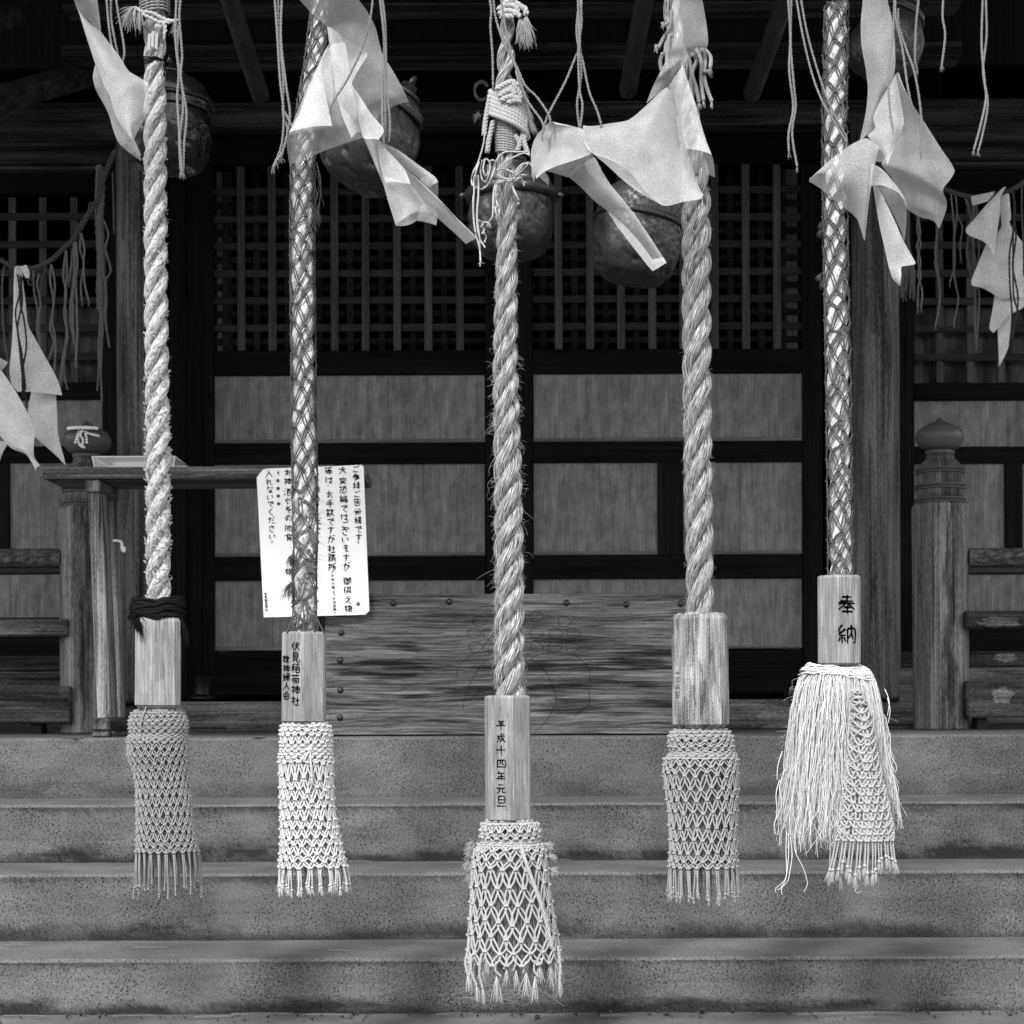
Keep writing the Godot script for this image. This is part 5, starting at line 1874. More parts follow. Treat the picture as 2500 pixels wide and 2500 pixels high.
func rows_tassel(o: Node3D, rows: Array, d: float, n: int, lines: int, r: float, tone: float, tail: float, core: float, tie_y: float, brush: float) -> void:
	var sf := tassel_surface(rows, d)
	var m := mat("tassel%d" % int(tone * 100), tone, 0.95, {"spec": 0.08})
	var c := MB.new()
	var kn := MB.new()
	# knots of even spacing down the cloth of the tassel
	var ends := net(c, kn, sf, lines, n, r, 1.0, TAU, rng.randf(), 0.10, 0.50)
	mass(part("tassel_net", c, m, o))
	mass(part("tassel_knots", kn, m, o))
	if tail > 0.0:
		var f := MB.new()
		fringe(f, sf, ends, 3, tail, r * 0.92, 1.0, brush)
		mass(part("fringe", f, m, o))
	var b := MB.new()
	var sh := func(f: float, an: float, k := 1.0) -> Vector3:
		var w: Vector3 = sf.call(minf(f, 1.0), an, k)
		return w + Vector3(0, -maxf(0.0, f - 1.0), 0)
	fibre_core(b, sh, 520, core, 0.0, 1.0 + tail * 0.86, 0.90)
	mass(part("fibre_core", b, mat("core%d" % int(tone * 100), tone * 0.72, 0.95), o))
	var hr := MB.new()
	var hp := RopePath.new()
	for i in 60:
		hp.c.push_back(((sf.call(i / 59.0, 0.0) as Vector3) + (sf.call(i / 59.0, PI) as Vector3)) * 0.5)
		hp.r.push_back((sf.call(i / 59.0, PI / 2) as Vector3).distance_to(hp.c[i]))
		hp.s.push_back(i)
	fuzz(hr, hp, 0.0, 1.0, 420, 0.011, 1.1)
	mass(part("loose_fibres", hr, m, o))
	# a dense heart so that nothing shows through
	var h := MB.new()
	var p := PackedVector3Array()
	for i in 25:
		for k in 28:
			p.push_back(sf.call(i / 24.0, TAU * k / 28.0, 0.80))
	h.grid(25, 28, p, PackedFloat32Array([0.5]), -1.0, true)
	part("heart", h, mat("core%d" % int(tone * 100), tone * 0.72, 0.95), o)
	# the cord drawn tight round the waist, its ends knotted in front
	var t := MB.new()
	var fy: float = 0.0
	for j in rows.size() - 1:
		if rows[j][0] <= tie_y and rows[j + 1][0] > tie_y:
			fy = (j + (tie_y - rows[j][0]) / float(rows[j + 1][0] - rows[j][0])) / (rows.size() - 1)
	for w in 2:
		var path := PackedVector3Array()
		for k in 41:
			var an := TAU * k / 40.0
			path.push_back((sf.call(fy, an, 1.03) as Vector3) + Vector3(0, -0.0035 * sin(an) - 0.003 * w, 0))
		twisted(t, path, r * 0.9, 0.012, 2, 5, 1.05)
	if tie_y < 1830:
		var a := -0.45 if tie_y < 1810 else 0.25
		var kp: Vector3 = sf.call(fy, a, 1.07)
		t.ball(kp, Basis(), Vector3(r, r, r) * 2.4, 8, 6, 1.1)
		if tie_y < 1810:
			twisted(t, spline([kp, kp + Vector3(0.003, 0.03, 0.004), kp + Vector3(0.012, 0.062, -0.004)], 0.005), r * 1.4, 0.014, 2, 6, 1.1)
		else:
			twisted(t, spline([kp, kp + Vector3(0.002, -0.03, 0.006), kp + Vector3(0.004, -0.058, 0.006)], 0.005), r * 1.2, 0.014, 2, 6, 1.1)
			tuft(t, kp + Vector3(0.004, -0.058, 0.006), Vector3(0, -1, 0), 16, 0.02, 0.15, 1.15, 0.0009)
			twisted(t, spline([kp, kp + Vector3(-0.008, -0.014, 0.006), kp + Vector3(-0.012, -0.026, 0.006)], 0.005), r * 1.2, 0.014, 2, 6, 1.1)
	part("waist_cord", t, m, o)

# knots, turns and strings at the top of the centre rope
func rope_three_top(o: Node3D, d: float, cotton: Material, hemp: Material, fibre: Material) -> void:
	var c3 := Vector3(1130, 180, 4.026)
	var up := rope_path([[1246, -60, 34], [1242, 20, 34], [1238, 80, 36], [1236, 130, 44], [1233, 200, 50], [1235, 300, 46], [1236, 380, 40]], d)
	strands(o, up, 0.13, hemp, 33, 0.06, 0.0, 6.0, 1.4, 0.9, 1.0, 2)
	var b := MB.new()
	# the knot near the edge of the picture and its frayed tail
	for q in [[[1216, 24], [1232, 14], [1252, 14], [1264, 24], [1252, 36]], [[1218, 34], [1236, 26], [1256, 30], [1270, 40]], [[1222, 38], [1236, 40], [1252, 40]], [[1258, 6], [1272, 16], [1282, 22], [1285, 36]], [[1246, 2], [1236, 6], [1226, 20]]]:
		var w := []
		for k in q:
			w.append(P(k[0], k[1], d - 0.035))
		twisted(b, spline(w, 0.004), 0.0065, 0.026, 3, 6, 1.0)
	tuft(b, P(1284, 34, d - 0.03), Vector3(0.05, -1, 0.1), 130, 0.072, 0.16, 0.85, 0.0009)
	tuft(b, P(1268, 44, d - 0.03), Vector3(0.25, -1, 0.1), 90, 0.055, 0.2, 0.8, 0.0009)
	# the upper lashing slants round the swollen part
	for k in 6:
		var w := []
		var y0 := 224.0 + k * 9.5
		for j in 9:
			var an := -1.5 + 3.0 * j / 8.0
			w.append(P(1240 + 43 * sin(an) * (1.0 + 0.03 * k), y0 + 68 * (j / 8.0), d - 0.004) + Vector3(0, 0, 0.034 * cos(an)))
		twisted(b, spline(w, 0.004), 0.0062, 0.024, 3, 6, rng.randf_range(0.9, 1.08))
	for q in [[[1212, 218], [1232, 206], [1252, 200], [1264, 210]], [[1218, 236], [1240, 222], [1256, 226]], [[1222, 246], [1244, 236], [1266, 240]], [[1250, 206], [1264, 220], [1270, 236], [1262, 250]], [[1238, 252], [1256, 246], [1272, 248]], [[1244, 212], [1256, 224], [1250, 236]]]:
		var w := []
		for k in q:
			w.append(P(k[0], k[1], d - 0.045))
		twisted(b, spline(w, 0.004), 0.0062, 0.025, 3, 6, rng.randf_range(0.9, 1.1))
	# side cords running down from the lashing
	for q in [[[1274, 250], [1284, 290], [1276, 330], [1268, 350]], [[1284, 300], [1280, 345], [1288, 370]], [[1196, 236], [1186, 290], [1182, 330]], [[1204, 296], [1194, 340], [1190, 372]], [[1258, 330], [1268, 352], [1262, 368]]]:
		var w := []
		for k in q:
			w.append(P(k[0], k[1], d - 0.02))
		twisted(b, spline(w, 0.004), 0.0058, 0.024, 3, 6, 0.9)
	mass(part("lashing", b, cotton, o))
	b = MB.new()
	var mid := rope_path([[1236, 290, 50], [1238, 380, 44]], d)
	whipping(b, mid, P(1236, 296, d).y, P(1236, 376, d).y, 0.0034, 13, 0.75, -0.004, 1.02)
	part("whipping", b, fibre, o)
	b = MB.new()
	# heart of the swelling
	b.ball(P(1240, 262, d), Basis(), Vector3(0.033, 0.06, 0.028), 20, 14, 0.7)
	part("swelling", b, fibre, o)
	b = MB.new()
	for k in 170:
		var f := rng.randf()
		var w := P(lerpf(1258, 1296, f), lerpf(170, 300, f) + rng.randf_range(-6, 6), d - 0.02)
		tuft(b, w, Vector3(0.35, -1, 0.1), 2, 0.034, 0.15, rng.randf_range(0.6, 1.0), 0.0007)
	tuft(b, P(1172, 285, d - 0.01), Vector3(-0.5, 0.1, 0), 30, 0.02, 0.5, 0.5, 0.0005)
	for k in 14:
		var w := []
		var rr := rng.randf_range(0.012, 0.018)
		for j in 9:
			var an := TAU * j / 9.0 * 0.9
			w.append(P(1176, 222, d - 0.01) + Vector3(cos(an + 0.5) * rr, sin(an + 0.5) * rr * 1.3, rng.randfn() * 0.002))
		b.tube(spline(w, 0.006), 0.0003, 3, 0.22)
	mass(part("frayed_ends", b, fibre, o))
	# white strings looped and hanging in front
	b = MB.new()
	var S := [
		[[215, 600], [200, 700], [150, 870], [105, 960], [85, 1040], [100, 1100], [180, 1135], [235, 1100], [270, 1050], [300, 930], [330, 850]],
		[[160, 870], [130, 960], [105, 1050], [110, 1150], [105, 1300], [110, 1450], [130, 1580], [165, 1720], [175, 1850]],
		[[140, 900], [125, 1000], [140, 1080], [150, 1180], [140, 1350], [150, 1500], [165, 1620], [170, 1840]],
		[[150, 1000], [155, 1100], [150, 1250], [135, 1400], [150, 1560], [180, 1650]], [[120, 1000], [115, 1120], [100, 1250], [105, 1420], [125, 1560]],
		[[330, 850], [380, 790], [440, 765], [540, 768], [640, 765], [650, 790]], [[345, 930], [400, 880], [500, 820], [600, 780], [655, 800]],
		[[190, 850], [175, 950], [190, 1040], [225, 1060], [250, 1000], [270, 900], [240, 840], [205, 845]], [[215, 850], [200, 930], [215, 1000], [240, 980], [250, 900]], [[260, 860], [300, 850], [320, 900], [290, 1000], [240, 1100], [200, 1120]],
		[[330, 980], [340, 940], [420, 940], [490, 970], [515, 1010], [490, 1040], [420, 1055], [350, 1065]], [[335, 1060], [400, 1050], [470, 1060], [530, 1045]], [[330, 1075], [410, 1062], [500, 1050]], [[335, 990], [380, 1015], [450, 1035], [500, 1030]],
		[[520, 980], [560, 940], [600, 890], [650, 870]], [[520, 1000], [570, 960], [640, 890]], [[515, 975], [545, 925], [590, 885], [640, 880]],
		[[530, 1050], [560, 1000], [600, 995], [630, 1000]], [[525, 1040], [570, 1020], [590, 1060]], [[480, 1080], [500, 1140], [530, 1210], [525, 1255]], [[482, 1075], [510, 1150], [545, 1230], [550, 1250]],
		[[320, 1080], [300, 1180], [295, 1300], [290, 1400], [250, 1460]], [[330, 1090], [320, 1200], [310, 1300], [330, 1390]], [[340, 1100], [330, 1210], [340, 1290], [370, 1340]], [[325, 1150], [305, 1250], [320, 1340], [335, 1400]], [[345, 1180], [320, 1260], [355, 1300], [360, 1370]],
		[[160, 1440], [190, 1460], [240, 1460], [265, 1490], [275, 1515]], [[165, 1450], [200, 1480], [180, 1500], [210, 1520], [200, 1560], [230, 1600], [210, 1660]], [[170, 1500], [210, 1530], [190, 1570], [215, 1560]], [[175, 1640], [220, 1710]],
	]
	for s in S:
		var w := []
		for k in s:
			w.append(Q(k[0], k[1], c3, d - 0.045 + rng.randf_range(-0.012, 0.012)))
		twisted(b, spline(w, 0.0035), 0.0021, 0.011, 2, 4, rng.randf_range(0.9, 1.1))
	for q in [[170, 1850, 0], [250, 1460, 0], [650, 875, 1], [330, 1395, 0], [545, 1250, 0], [590, 1060, 1]]:
		tuft(b, Q(q[0], q[1], c3, d - 0.045), Vector3(q[2], -0.6, 0.1), 9, 0.012, 0.4, 1.1, 0.0006)
	mass(part("white_strings", b, mat("string", 0.36, 0.9), o))

# loose brush of fibres with a wedge of net left in front
func brush_tassel(o: Node3D, d: float, cotton: Material, fibre: Material) -> void:
	var white := mat("brush_fibre", 0.52, 0.95, {"spec": 0.08})
	var sf := tassel_surface([[1622, 2002, 2098], [1632, 1975, 2120], [1655, 1950, 2135], [1700, 1936, 2148], [1760, 1926, 2160], [1840, 1918, 2168], [1920, 1908, 2184], [1990, 1902, 2198], [2030, 1896, 2206]], d, 0.6)
	var b := MB.new()
	for j in 1700:
		var an := rng.randf() * TAU
		var k := rng.randf_range(0.55, 1.0)
		var right := sin(an) > 0.55
		var end := rng.randf_range(0.66, 0.98) if right else rng.randf_range(0.74, 1.06) + 0.10 * pow(rng.randf(), 3.0)
		var w := rng.randf_range(-0.1, 0.1)
		var ph := rng.randf() * 6.0
		var wild := 0.012 + 0.03 * float(j % 6 == 0)
		var path := PackedVector3Array()
		for i in 11:
			var f := end * i / 10.0
			var q: Vector3 = sf.call(minf(f, 1.0), an + w * sin(i * 0.7 + ph), k)
			path.push_back(q + Vector3(sin(i * 1.3 + ph), 0, cos(i * 1.7 + ph)) * wild * 0.16 * i * 0.3 + Vector3(0, -maxf(0.0, f - 1.0) * 0.36, 0))
		b.tube(path, rng.randf_range(0.0005, 0.0011), 3, rng.randf_range(0.62, 1.15), 0.0005, false)
	mass(part("brush", b, white, o))
	b = MB.new()
	var p := PackedVector3Array()
	for i in 19:
		for k in 24:
			p.push_back(sf.call(i / 18.0 * 0.82, TAU * k / 24.0, 0.5))
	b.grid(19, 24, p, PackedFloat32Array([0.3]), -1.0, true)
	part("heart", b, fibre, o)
	# wild hairs and the long trailing strings at the lower left
	b = MB.new()
	var cr := Vector3(1660, 1660, 2.3)
	for q in [[[600, 850], [595, 960], [600, 1060], [590, 1120], [550, 1160], [535, 1170], [540, 1195]], [[620, 880], [630, 980], [620, 1060], [605, 1130], [570, 1170], [575, 1205]], [[610, 860], [610, 980], [598, 1100], [585, 1140], [555, 1180], [545, 1175]], [[640, 900], [650, 970], [690, 1050], [710, 1110], [715, 1150], [695, 1190]],
			[[920, 950], [950, 1100], [980, 1150], [990, 1195], [1020, 1185]], [[940, 1000], [970, 1130], [1000, 1160], [975, 1185]], [[560, 560], [540, 640], [545, 740], [530, 820], [540, 870]], [[575, 400], [550, 480], [545, 560]], [[590, 500], [560, 600], [570, 700], [540, 780]],
			[[1180, 300], [1185, 420], [1215, 480], [1210, 520], [1190, 480]], [[1165, 100], [1180, 170], [1170, 240]], [[1150, 50], [1175, 120], [1165, 200]], [[1150, 400], [1200, 560], [1235, 720], [1245, 830]], [[1170, 500], [1215, 650], [1225, 800]]]:
		var w := []
		for k in q:
			w.append(Q(k[0], k[1], cr, d - 0.02))
		b.tube(spline(w, 0.006), 0.0011, 4, 1.0, 0.0006)
	var rp := rope_path([[2035, 1640, 150], [2035, 1750, 220], [2040, 1900, 256]], d)
	fuzz(b, rp, 0.0, 1.0, 260, 0.05, 1.0)
	mass(part("wild_hairs", b, white, o))
	# band of string round the neck
	b = MB.new()
	for k in 16:
		var path := []
		var ph := rng.randf_range(-0.5, 0.5)
		for j in 25:
			var an := TAU * j / 24.0
			path.append((sf.call(rng.randf_range(0.10, 0.14) + k * 0.006, an, 1.04) as Vector3) + Vector3(0, 0.004 * sin(an * 2 + ph * 6) - 0.008 * sin(an + ph), 0))
		b.tube(spline(path, 0.01), 0.0013, 5, rng.randf_range(0.9, 1.15))
	part("neck_string", b, white, o)
	# wedge of net
	var rows := [[60, 926, 960], [120, 922, 1000], [200, 925, 1030], [300, 930, 1048], [400, 908, 1062], [500, 896, 1078], [600, 882, 1100], [700, 868, 1125], [800, 850, 1142], [880, 840, 1150]]
	var lf := []
	var rt := []
	for q in rows:
		lf.append(Q(q[1], q[0], cr, d))
		rt.append(Q(q[2], q[0], cr, d))
	var ws := func(f: float, a: float) -> Vector3:
		var x := clampf(f, 0.0, 0.9999) * (rows.size() - 1)
		var j := int(x)
		var l: Vector3 = (lf[j] as Vector3).lerp(lf[j + 1], x - j)
		var r: Vector3 = (rt[j] as Vector3).lerp(rt[j + 1], x - j)
		var q := l.lerp(r, a)
		return q + Vector3(0, 0, 0.072 + 0.022 * f + 0.030 * sin(PI * clampf(a, 0.0, 1.0)))
	var c := MB.new()
	var kn := MB.new()
	var m := mat("tassel26", 0.26, 0.95)
	var ends := wedge_net(c, kn, ws, 20, 0.0025)
	mass(part("tassel_net", c, m, o))
	mass(part("tassel_knots", kn, m, o))
	var fr := MB.new()
	for e in ends:
		for j in 2:
			var top: Vector3 = ws.call(1.0, e + (j - 0.5) * 0.05)
			var l := rng.randf_range(0.026, 0.05) + (0.022 if e < 0.6 else 0.0) * (1.0 - absf(e - 0.35))
			var dir := Vector3((e - 0.6) * 0.35, -1, 0.0).normalized()
			twisted(fr, spline([top, top + dir * l * 0.5, top + dir * l], 0.006), 0.0023, 0.011, 2, 5, 1.0)
			fr.ball(top + dir * l, Basis(), Vector3(0.0042, 0.004, 0.0042), 7, 5, 1.0)
			tuft(fr, top + dir * l, dir, 26, 0.026, 0.12, 1.2, 0.0010)
	for q in [[860, 1060], [905, 1100], [950, 1065], [985, 1060], [1030, 1020], [1060, 990], [840, 1080]]:
		var e := Q(q[0], q[1], cr, d - 0.05)
		twisted(fr, spline([Q(q[0] + 10, 900, cr, d - 0.05), Q(q[0] + 4, 980, cr, d - 0.05), e], 0.006), 0.0022, 0.011, 2, 5, 0.85)
		tuft(fr, e, Vector3(-0.05, -1, 0), 26, 0.030, 0.11, 1.15, 0.0010)
	mass(part("fringe", fr, m, o))

# a net that widens downwards: more knots in each lower row, keeping the mesh even
func wedge_net(cords: MB, knots: MB, sf: Callable, rows: int, r: float) -> Array:
	var lines := []
	for i in rows + 1:
		var f := float(i) / rows
		var w: float = (sf.call(f, 0.0) as Vector3).distance_to(sf.call(f, 1.0))
		var cnt := maxi(2, int(round(w / 0.0135)))
		var l := []
		for k in cnt:
			l.append((k + (0.25 if i % 2 else 0.0) + rng.randfn(0, 0.05)) / (cnt - 0.6))
		lines.append(l)
	for i in rows + 1:
		var f := float(i) / rows
		for a in lines[i]:
			var c: Vector3 = sf.call(f, a)
			for s in [-1, 0, 1]:
				knots.ball(c + Vector3(s * r * 1.3, 0, r), Basis(), Vector3(r * 1.1, r * 1.3, r * 1.2), 6, 5, rng.randf_range(0.9, 1.1))
			if i == rows:
				continue
			var f2 := float(i + 1) / rows
			var near := []
			for e in lines[i + 1]:
				near.append([absf(e - a), e])
			near.sort_custom(func(x, y): return x[0] < y[0])
			for s in mini(2, near.size()):
				for w in 2:
					var path := PackedVector3Array()
					for j in 5:
						var t := j / 4.0
						var q: Vector3 = sf.call(lerpf(f, f2, t), lerpf(a, near[s][1], t))
						path.push_back(q + Vector3((w - 0.5) * (2.2 + 1.4 * sin(PI * t)) * r, 0, 0))
					cords.tube(path, r, 6, rng.randf_range(0.9, 1.08), -1.0, false)
	return lines[rows]

# ---------------------------------------------------------------- folded white paper streamers
func edge_curve(pts: Array, per: int, soft: float) -> PackedVector3Array:
	var o := PackedVector3Array()
	var m := pts.size()
	for k in m - 1:
		var a: Vector3 = pts[k]
		var b: Vector3 = pts[k + 1]
		var ta: Vector3 = (pts[mini(k + 1, m - 1)] - pts[maxi(k - 1, 0)]) * soft
		var tb: Vector3 = (pts[mini(k + 2, m - 1)] - pts[k]) * soft
		for j in per + (1 if k == m - 2 else 0):
			var f := float(j) / per
			var f2 := f * f
			var f3 := f2 * f
			o.push_back(a * (2 * f3 - 3 * f2 + 1) + ta * (f3 - 2 * f2 + f) + b * (-2 * f3 + 3 * f2) + tb * (f3 - f2))
	return o

# a fold between two edges: rows of [xl, yl, xr, yr] in a crop; z: nearer by, tilt: foot nearer by, lean: right edge nearer by, bow: belly
func fold(o: Node, crop: Vector3, d: float, rows: Array, z := 0.0, tilt := 0.0, lean := 0.0, bow := 0.0, m: Material = null) -> void:
	var l := []
	var r := []
	var n := rows.size()
	for k in n:
		var q: Array = rows[k]
		var f := float(k) / (n - 1) - 0.5
		l.append(Q(q[0], q[1], crop, d - z - tilt * f + lean * 0.5))
		r.append(Q(q[2], q[3], crop, d - z - tilt * f - lean * 0.5))
	var le := edge_curve(l, 5, 0.36)
	var re := edge_curve(r, 5, 0.36)
	var cols := 13
	var p := PackedVector3Array()
	var g := PackedFloat32Array()
	var fn := FastNoiseLite.new()
	fn.seed = 700 + int(rows[0][0]) + n
	fn.frequency = 9.0
	fn.fractal_octaves = 2
	for k in le.size():
		for j in cols:
			var f := j / (cols - 1.0)
			var q := le[k].lerp(re[k], f)
			var w := le[k].distance_to(re[k])
			q.z += bow * sin(PI * f) * minf(1.0, w / 0.05) + 0.0035 * fn.get_noise_2d(q.x, q.y) * minf(1.0, w / 0.04)
			p.push_back(q)
			g.push_back(1.0)
	var b := MB.new()
	b.grid(le.size(), cols, p, g, -1.0)
	part("paper_fold", b, m if m else mats.paper, o)

func build_papers() -> void:
	var pm := mat("paper", 0.92, 0.9, {"tex": "paper", "tri": Vector3(4.2, 4.2, 4.2), "back": 0.6, "spec": 0.1})
	# open-meshed sheets: what stands behind shows faintly through a single layer
	pm.transparency = BaseMaterial3D.TRANSPARENCY_ALPHA
	pm.albedo_color.a = 0.44
	var grp := "white paper streamers"
	# 1: leftmost, twisted, in front of the first rope
	var C := Vector3(150, 0, 4.2)
	var d := 3.79
	var o := thing("paper_streamer", "twisted white paper streamer just left of the leftmost bell rope", "paper streamer", Q(600, 800, C, d), grp)
	fold(o, C, d, [[120, -120, 362, -120], [130, 0, 370, 0], [148, 60, 385, 110], [166, 95, 398, 210], [240, 170, 408, 300], [330, 270, 412, 338]], -0.02, -0.10, 0.03, -0.01)
	fold(o, C, d, [[164, 92, 170, 95], [200, 200, 290, 235], [262, 400, 410, 335], [302, 520, 520, 480], [345, 650, 590, 570], [400, 780, 690, 728], [440, 880, 785, 785], [492, 985, 886, 856], [532, 1105, 882, 1000], [577, 1225, 866, 1150], [640, 1330, 838, 1240], [706, 1415, 772, 1370], [748, 1475, 751, 1435], [790, 1570, 790, 1520], [817, 1650, 819, 1600]], 0.02, 0.08, -0.03, 0.022)
	fold(o, C, d, [[345, 668, 350, 665], [322, 790, 405, 790], [345, 900, 450, 890], [372, 960, 485, 985], [445, 1090, 540, 1130], [490, 1190, 582, 1235], [530, 1330, 650, 1345], [590, 1470, 716, 1430], [690, 1560, 770, 1510], [815, 1652, 818, 1640]], 0.0, -0.06, 0.02, 0.0)
	# 2: large crossed streamer over the second rope
	C = Vector3(650, 0, 3.1164)
	o = thing("paper_streamer", "large crossed white paper streamer over the netted rope, long bright tail", "paper streamer", Q(650, 900, C, d), grp)
	fold(o, C, d, [[200, -80, 660, -80], [255, 0, 705, 0], [350, 105, 770, 90], [460, 205, 832, 210], [520, 420, 882, 400], [600, 640, 985, 575], [700, 860, 1062, 725], [840, 897, 1085, 776]], -0.05, -0.16, 0.02, 0.02)
	fold(o, C, d, [[450, 380, 600, 320], [300, 700, 680, 800], [172, 1010, 715, 955], [155, 1085, 730, 1010], [165, 1180, 738, 1030], [180, 1266, 745, 1046]], -0.015, -0.13, 0.03, 0.012)
	fold(o, C, d, [[462, 206, 556, 258], [480, 330, 580, 340], [500, 500, 612, 470], [520, 620, 630, 590], [545, 760, 655, 720], [585, 900, 692, 890], [650, 1052, 720, 1000]], 0.012, 0.02, -0.035, 0.010)
	fold(o, C, d, [[412, 480, 490, 380], [420, 560, 495, 470], [440, 660, 500, 600], [470, 780, 508, 745], [486, 830, 510, 820]], 0.008, -0.07, 0.03, 0.0)
	fold(o, C, d, [[472, 345, 480, 340], [408, 480, 414, 484], [330, 660, 432, 612], [262, 830, 462, 770], [216, 930, 486, 880], [172, 1006, 501, 957]], 0.035, 0.10, 0.012, 0.012)
	fold(o, C, d, [[560, 272, 570, 282], [588, 380, 690, 350], [610, 470, 772, 406], [626, 560, 710, 515], [638, 640, 645, 642]], 0.0, -0.03, 0.04, 0.006)
	fold(o, C, d, [[625, 600, 632, 616], [660, 740, 722, 748], [700, 900, 800, 868], [735, 1040, 893, 984], [770, 1060, 856, 1066]], 0.040, 0.10, 0.02, 0.008)
	fold(o, C, d, [[735, 1035, 852, 1072], [810, 1210, 866, 1210], [850, 1310, 915, 1395], [890, 1400, 1085, 1402], [930, 1540, 1195, 1535], [962, 1640, 1250, 1625], [985, 1712, 1140, 1676]], 0.030, 0.02, -0.02, 0.030)
	fold(o, C, d, [[985, 1712, 990, 1716], [1020, 1665, 1040, 1718], [1060, 1640, 1090, 1708], [1140, 1672, 1142, 1680]], 0.022, -0.02, 0.0, -0.01)
	fold(o, C, d, [[1190, 1545, 1235, 1560], [1170, 1600, 1300, 1622], [1140, 1675, 1294, 1716]], 0.018, -0.02, 0.03, 0.004)
	fold(o, C, d, [[856, 1070, 862, 1074], [945, 1170, 1002, 1142], [1080, 1290, 1150, 1248], [1172, 1366, 1280, 1342], [1240, 1430, 1308, 1386]], 0.004, 0.03, 0.02, 0.01)
	fold(o, C, d, [[1165, 1366, 1230, 1345], [1220, 1430, 1300, 1370], [1270, 1480, 1308, 1440], [1300, 1530, 1306, 1510]], 0.000, -0.06, 0.02, 0.01)
	fold(o, C, d, [[852, 1076, 858, 1074], [856, 1180, 985, 1212], [872, 1280, 1060, 1300], [908, 1390, 1100, 1402]], 0.048, 0.06, 0.03, 0.012)
	fold(o, C, d, [[970, 1195, 985, 1205], [1080, 1395, 1160, 1370], [1200, 1560, 1300, 1505], [1340, 1690, 1400, 1620], [1430, 1770, 1490, 1700], [1520, 1856, 1605, 1810]], 0.056, 0.03, 0.035, 0.003)
	fold(o, C, d, [[1110, 1330, 1125, 1335], [1230, 1445, 1310, 1508], [1360, 1570, 1440, 1650], [1470, 1690, 1510, 1715], [1585, 1800, 1608, 1812]], 0.066, 0.02, -0.03, 0.0)
	# 4: broad streamer between the centre and fourth ropes
	C = Vector3(1270, 0, 2.76)
	o = thing("paper_streamer", "broad white paper streamer spread left of the thickest rope, tail over a bell", "paper streamer", Q(700, 1000, C, d), grp)
	fold(o, C, d, [[1030, -90, 1215, -90], [1030, 0, 1228, 0], [1037, 190, 1256, 160], [1015, 330, 1263, 311], [988, 395, 1180, 366], [930, 510, 1096, 430], [890, 590, 1050, 485], [850, 697, 1000, 590]], -0.03, -0.16, 0.03, 0.008)
	fold(o, C, d, [[1000, 583, 1096, 440], [1050, 720, 1140, 580], [1085, 860, 1192, 740], [1108, 955, 1245, 920], [1125, 1000, 1290, 1040]], 0.0, 0.08, 0.05, 0.008)
	fold(o, C, d, [[1098, 905, 1102, 906], [1115, 960, 1195, 930], [1138, 1050, 1262, 988], [1160, 1120, 1300, 1075], [1178, 1168, 1313, 1195]], -0.006, -0.09, 0.03, 0.008)
	fold(o, C, d, [[422, 880, 420, 868], [440, 970, 560, 838], [480, 1026, 730, 808], [620, 1082, 860, 700], [735, 1152, 990, 588], [850, 1300, 1050, 720], [970, 1386, 1100, 900], [1090, 1362, 1160, 1120], [1222, 1341, 1226, 1336]], 0.03, 0.0, -0.10, 0.030)
	fold(o, C, d, [[480, 1028, 484, 1024], [580, 1110, 625, 1078], [690, 1210, 738, 1152], [800, 1295, 852, 1302], [965, 1388, 945, 1370]], 0.042, 0.06, -0.02, 0.0)
	fold(o, C, d, [[165, 856, 240, 838], [120, 900, 420, 868], [88, 960, 436, 950], [72, 1030, 482, 1026], [73, 1090, 400, 1070], [76, 1150, 250, 1116], [80, 1195, 160, 1160], [95, 1228, 110, 1205]], 0.02, 0.03, 0.10, 0.030)
	fold(o, C, d, [[178, 1130, 470, 1030], [176, 1152, 450, 1075], [240, 1170, 400, 1120], [320, 1196, 335, 1185]], 0.0, -0.08, 0.02, 0.0)
	fold(o, C, d, [[120, 1180, 165, 1152], [150, 1212, 180, 1180], [192, 1250, 194, 1205]], 0.004, -0.03, 0.0, 0.0)
	fold(o, C, d, [[322, 1190, 430, 1100], [410, 1262, 500, 1060], [500, 1352, 540, 1130], [590, 1425, 606, 1240], [650, 1480, 692, 1342], [740, 1560, 790, 1470], [825, 1670, 890, 1620], [892, 1780, 985, 1770]], 0.010, -0.04, 0.04, 0.015)
	fold(o, C, d, [[430, 1100, 434, 1098], [455, 1150, 470, 1030], [500, 1200, 500, 1062], [540, 1250, 545, 1130]], 0.020, -0.03, 0.03, 0.0)
	fold(o, C, d, [[592, 1428, 596, 1424], [660, 1535, 700, 1515], [780, 1690, 800, 1625], [850, 1780, 892, 1752], [892, 1828, 894, 1790]], 0.024, 0.06, -0.03, 0.0)
	fold(o, C, d, [[892, 1745, 965, 1735], [893, 1790, 978, 1755], [893, 1828, 986, 1771]], 0.030, 0.01, 0.02, 0.0)
	# 5: right, hanging strip with wings
	C = Vector3(1950, 0, 2.683)
	o = thing("paper_streamer", "tall white paper streamer with pointed wings beside the right netted rope", "paper streamer", Q(600, 900, C, d), grp)
	fold(o, C, d, [[420, -90, 590, -90], [418, 0, 583, 0], [406, 160, 610, 115], [412, 300, 630, 280], [440, 460, 632, 440], [453, 580, 605, 555], [442, 720, 545, 640], [420, 830, 505, 765], [398, 928, 500, 842]], -0.03, -0.10, 0.02, 0.012)
	fold(o, C, d, [[596, 560, 632, 488], [540, 650, 656, 600], [490, 770, 682, 745], [500, 840, 688, 800], [450, 890, 672, 852], [500, 945, 630, 955], [556, 1010, 602, 1030], [574, 1072, 582, 1076]], 0.02, 0.07, 0.01, 0.014)
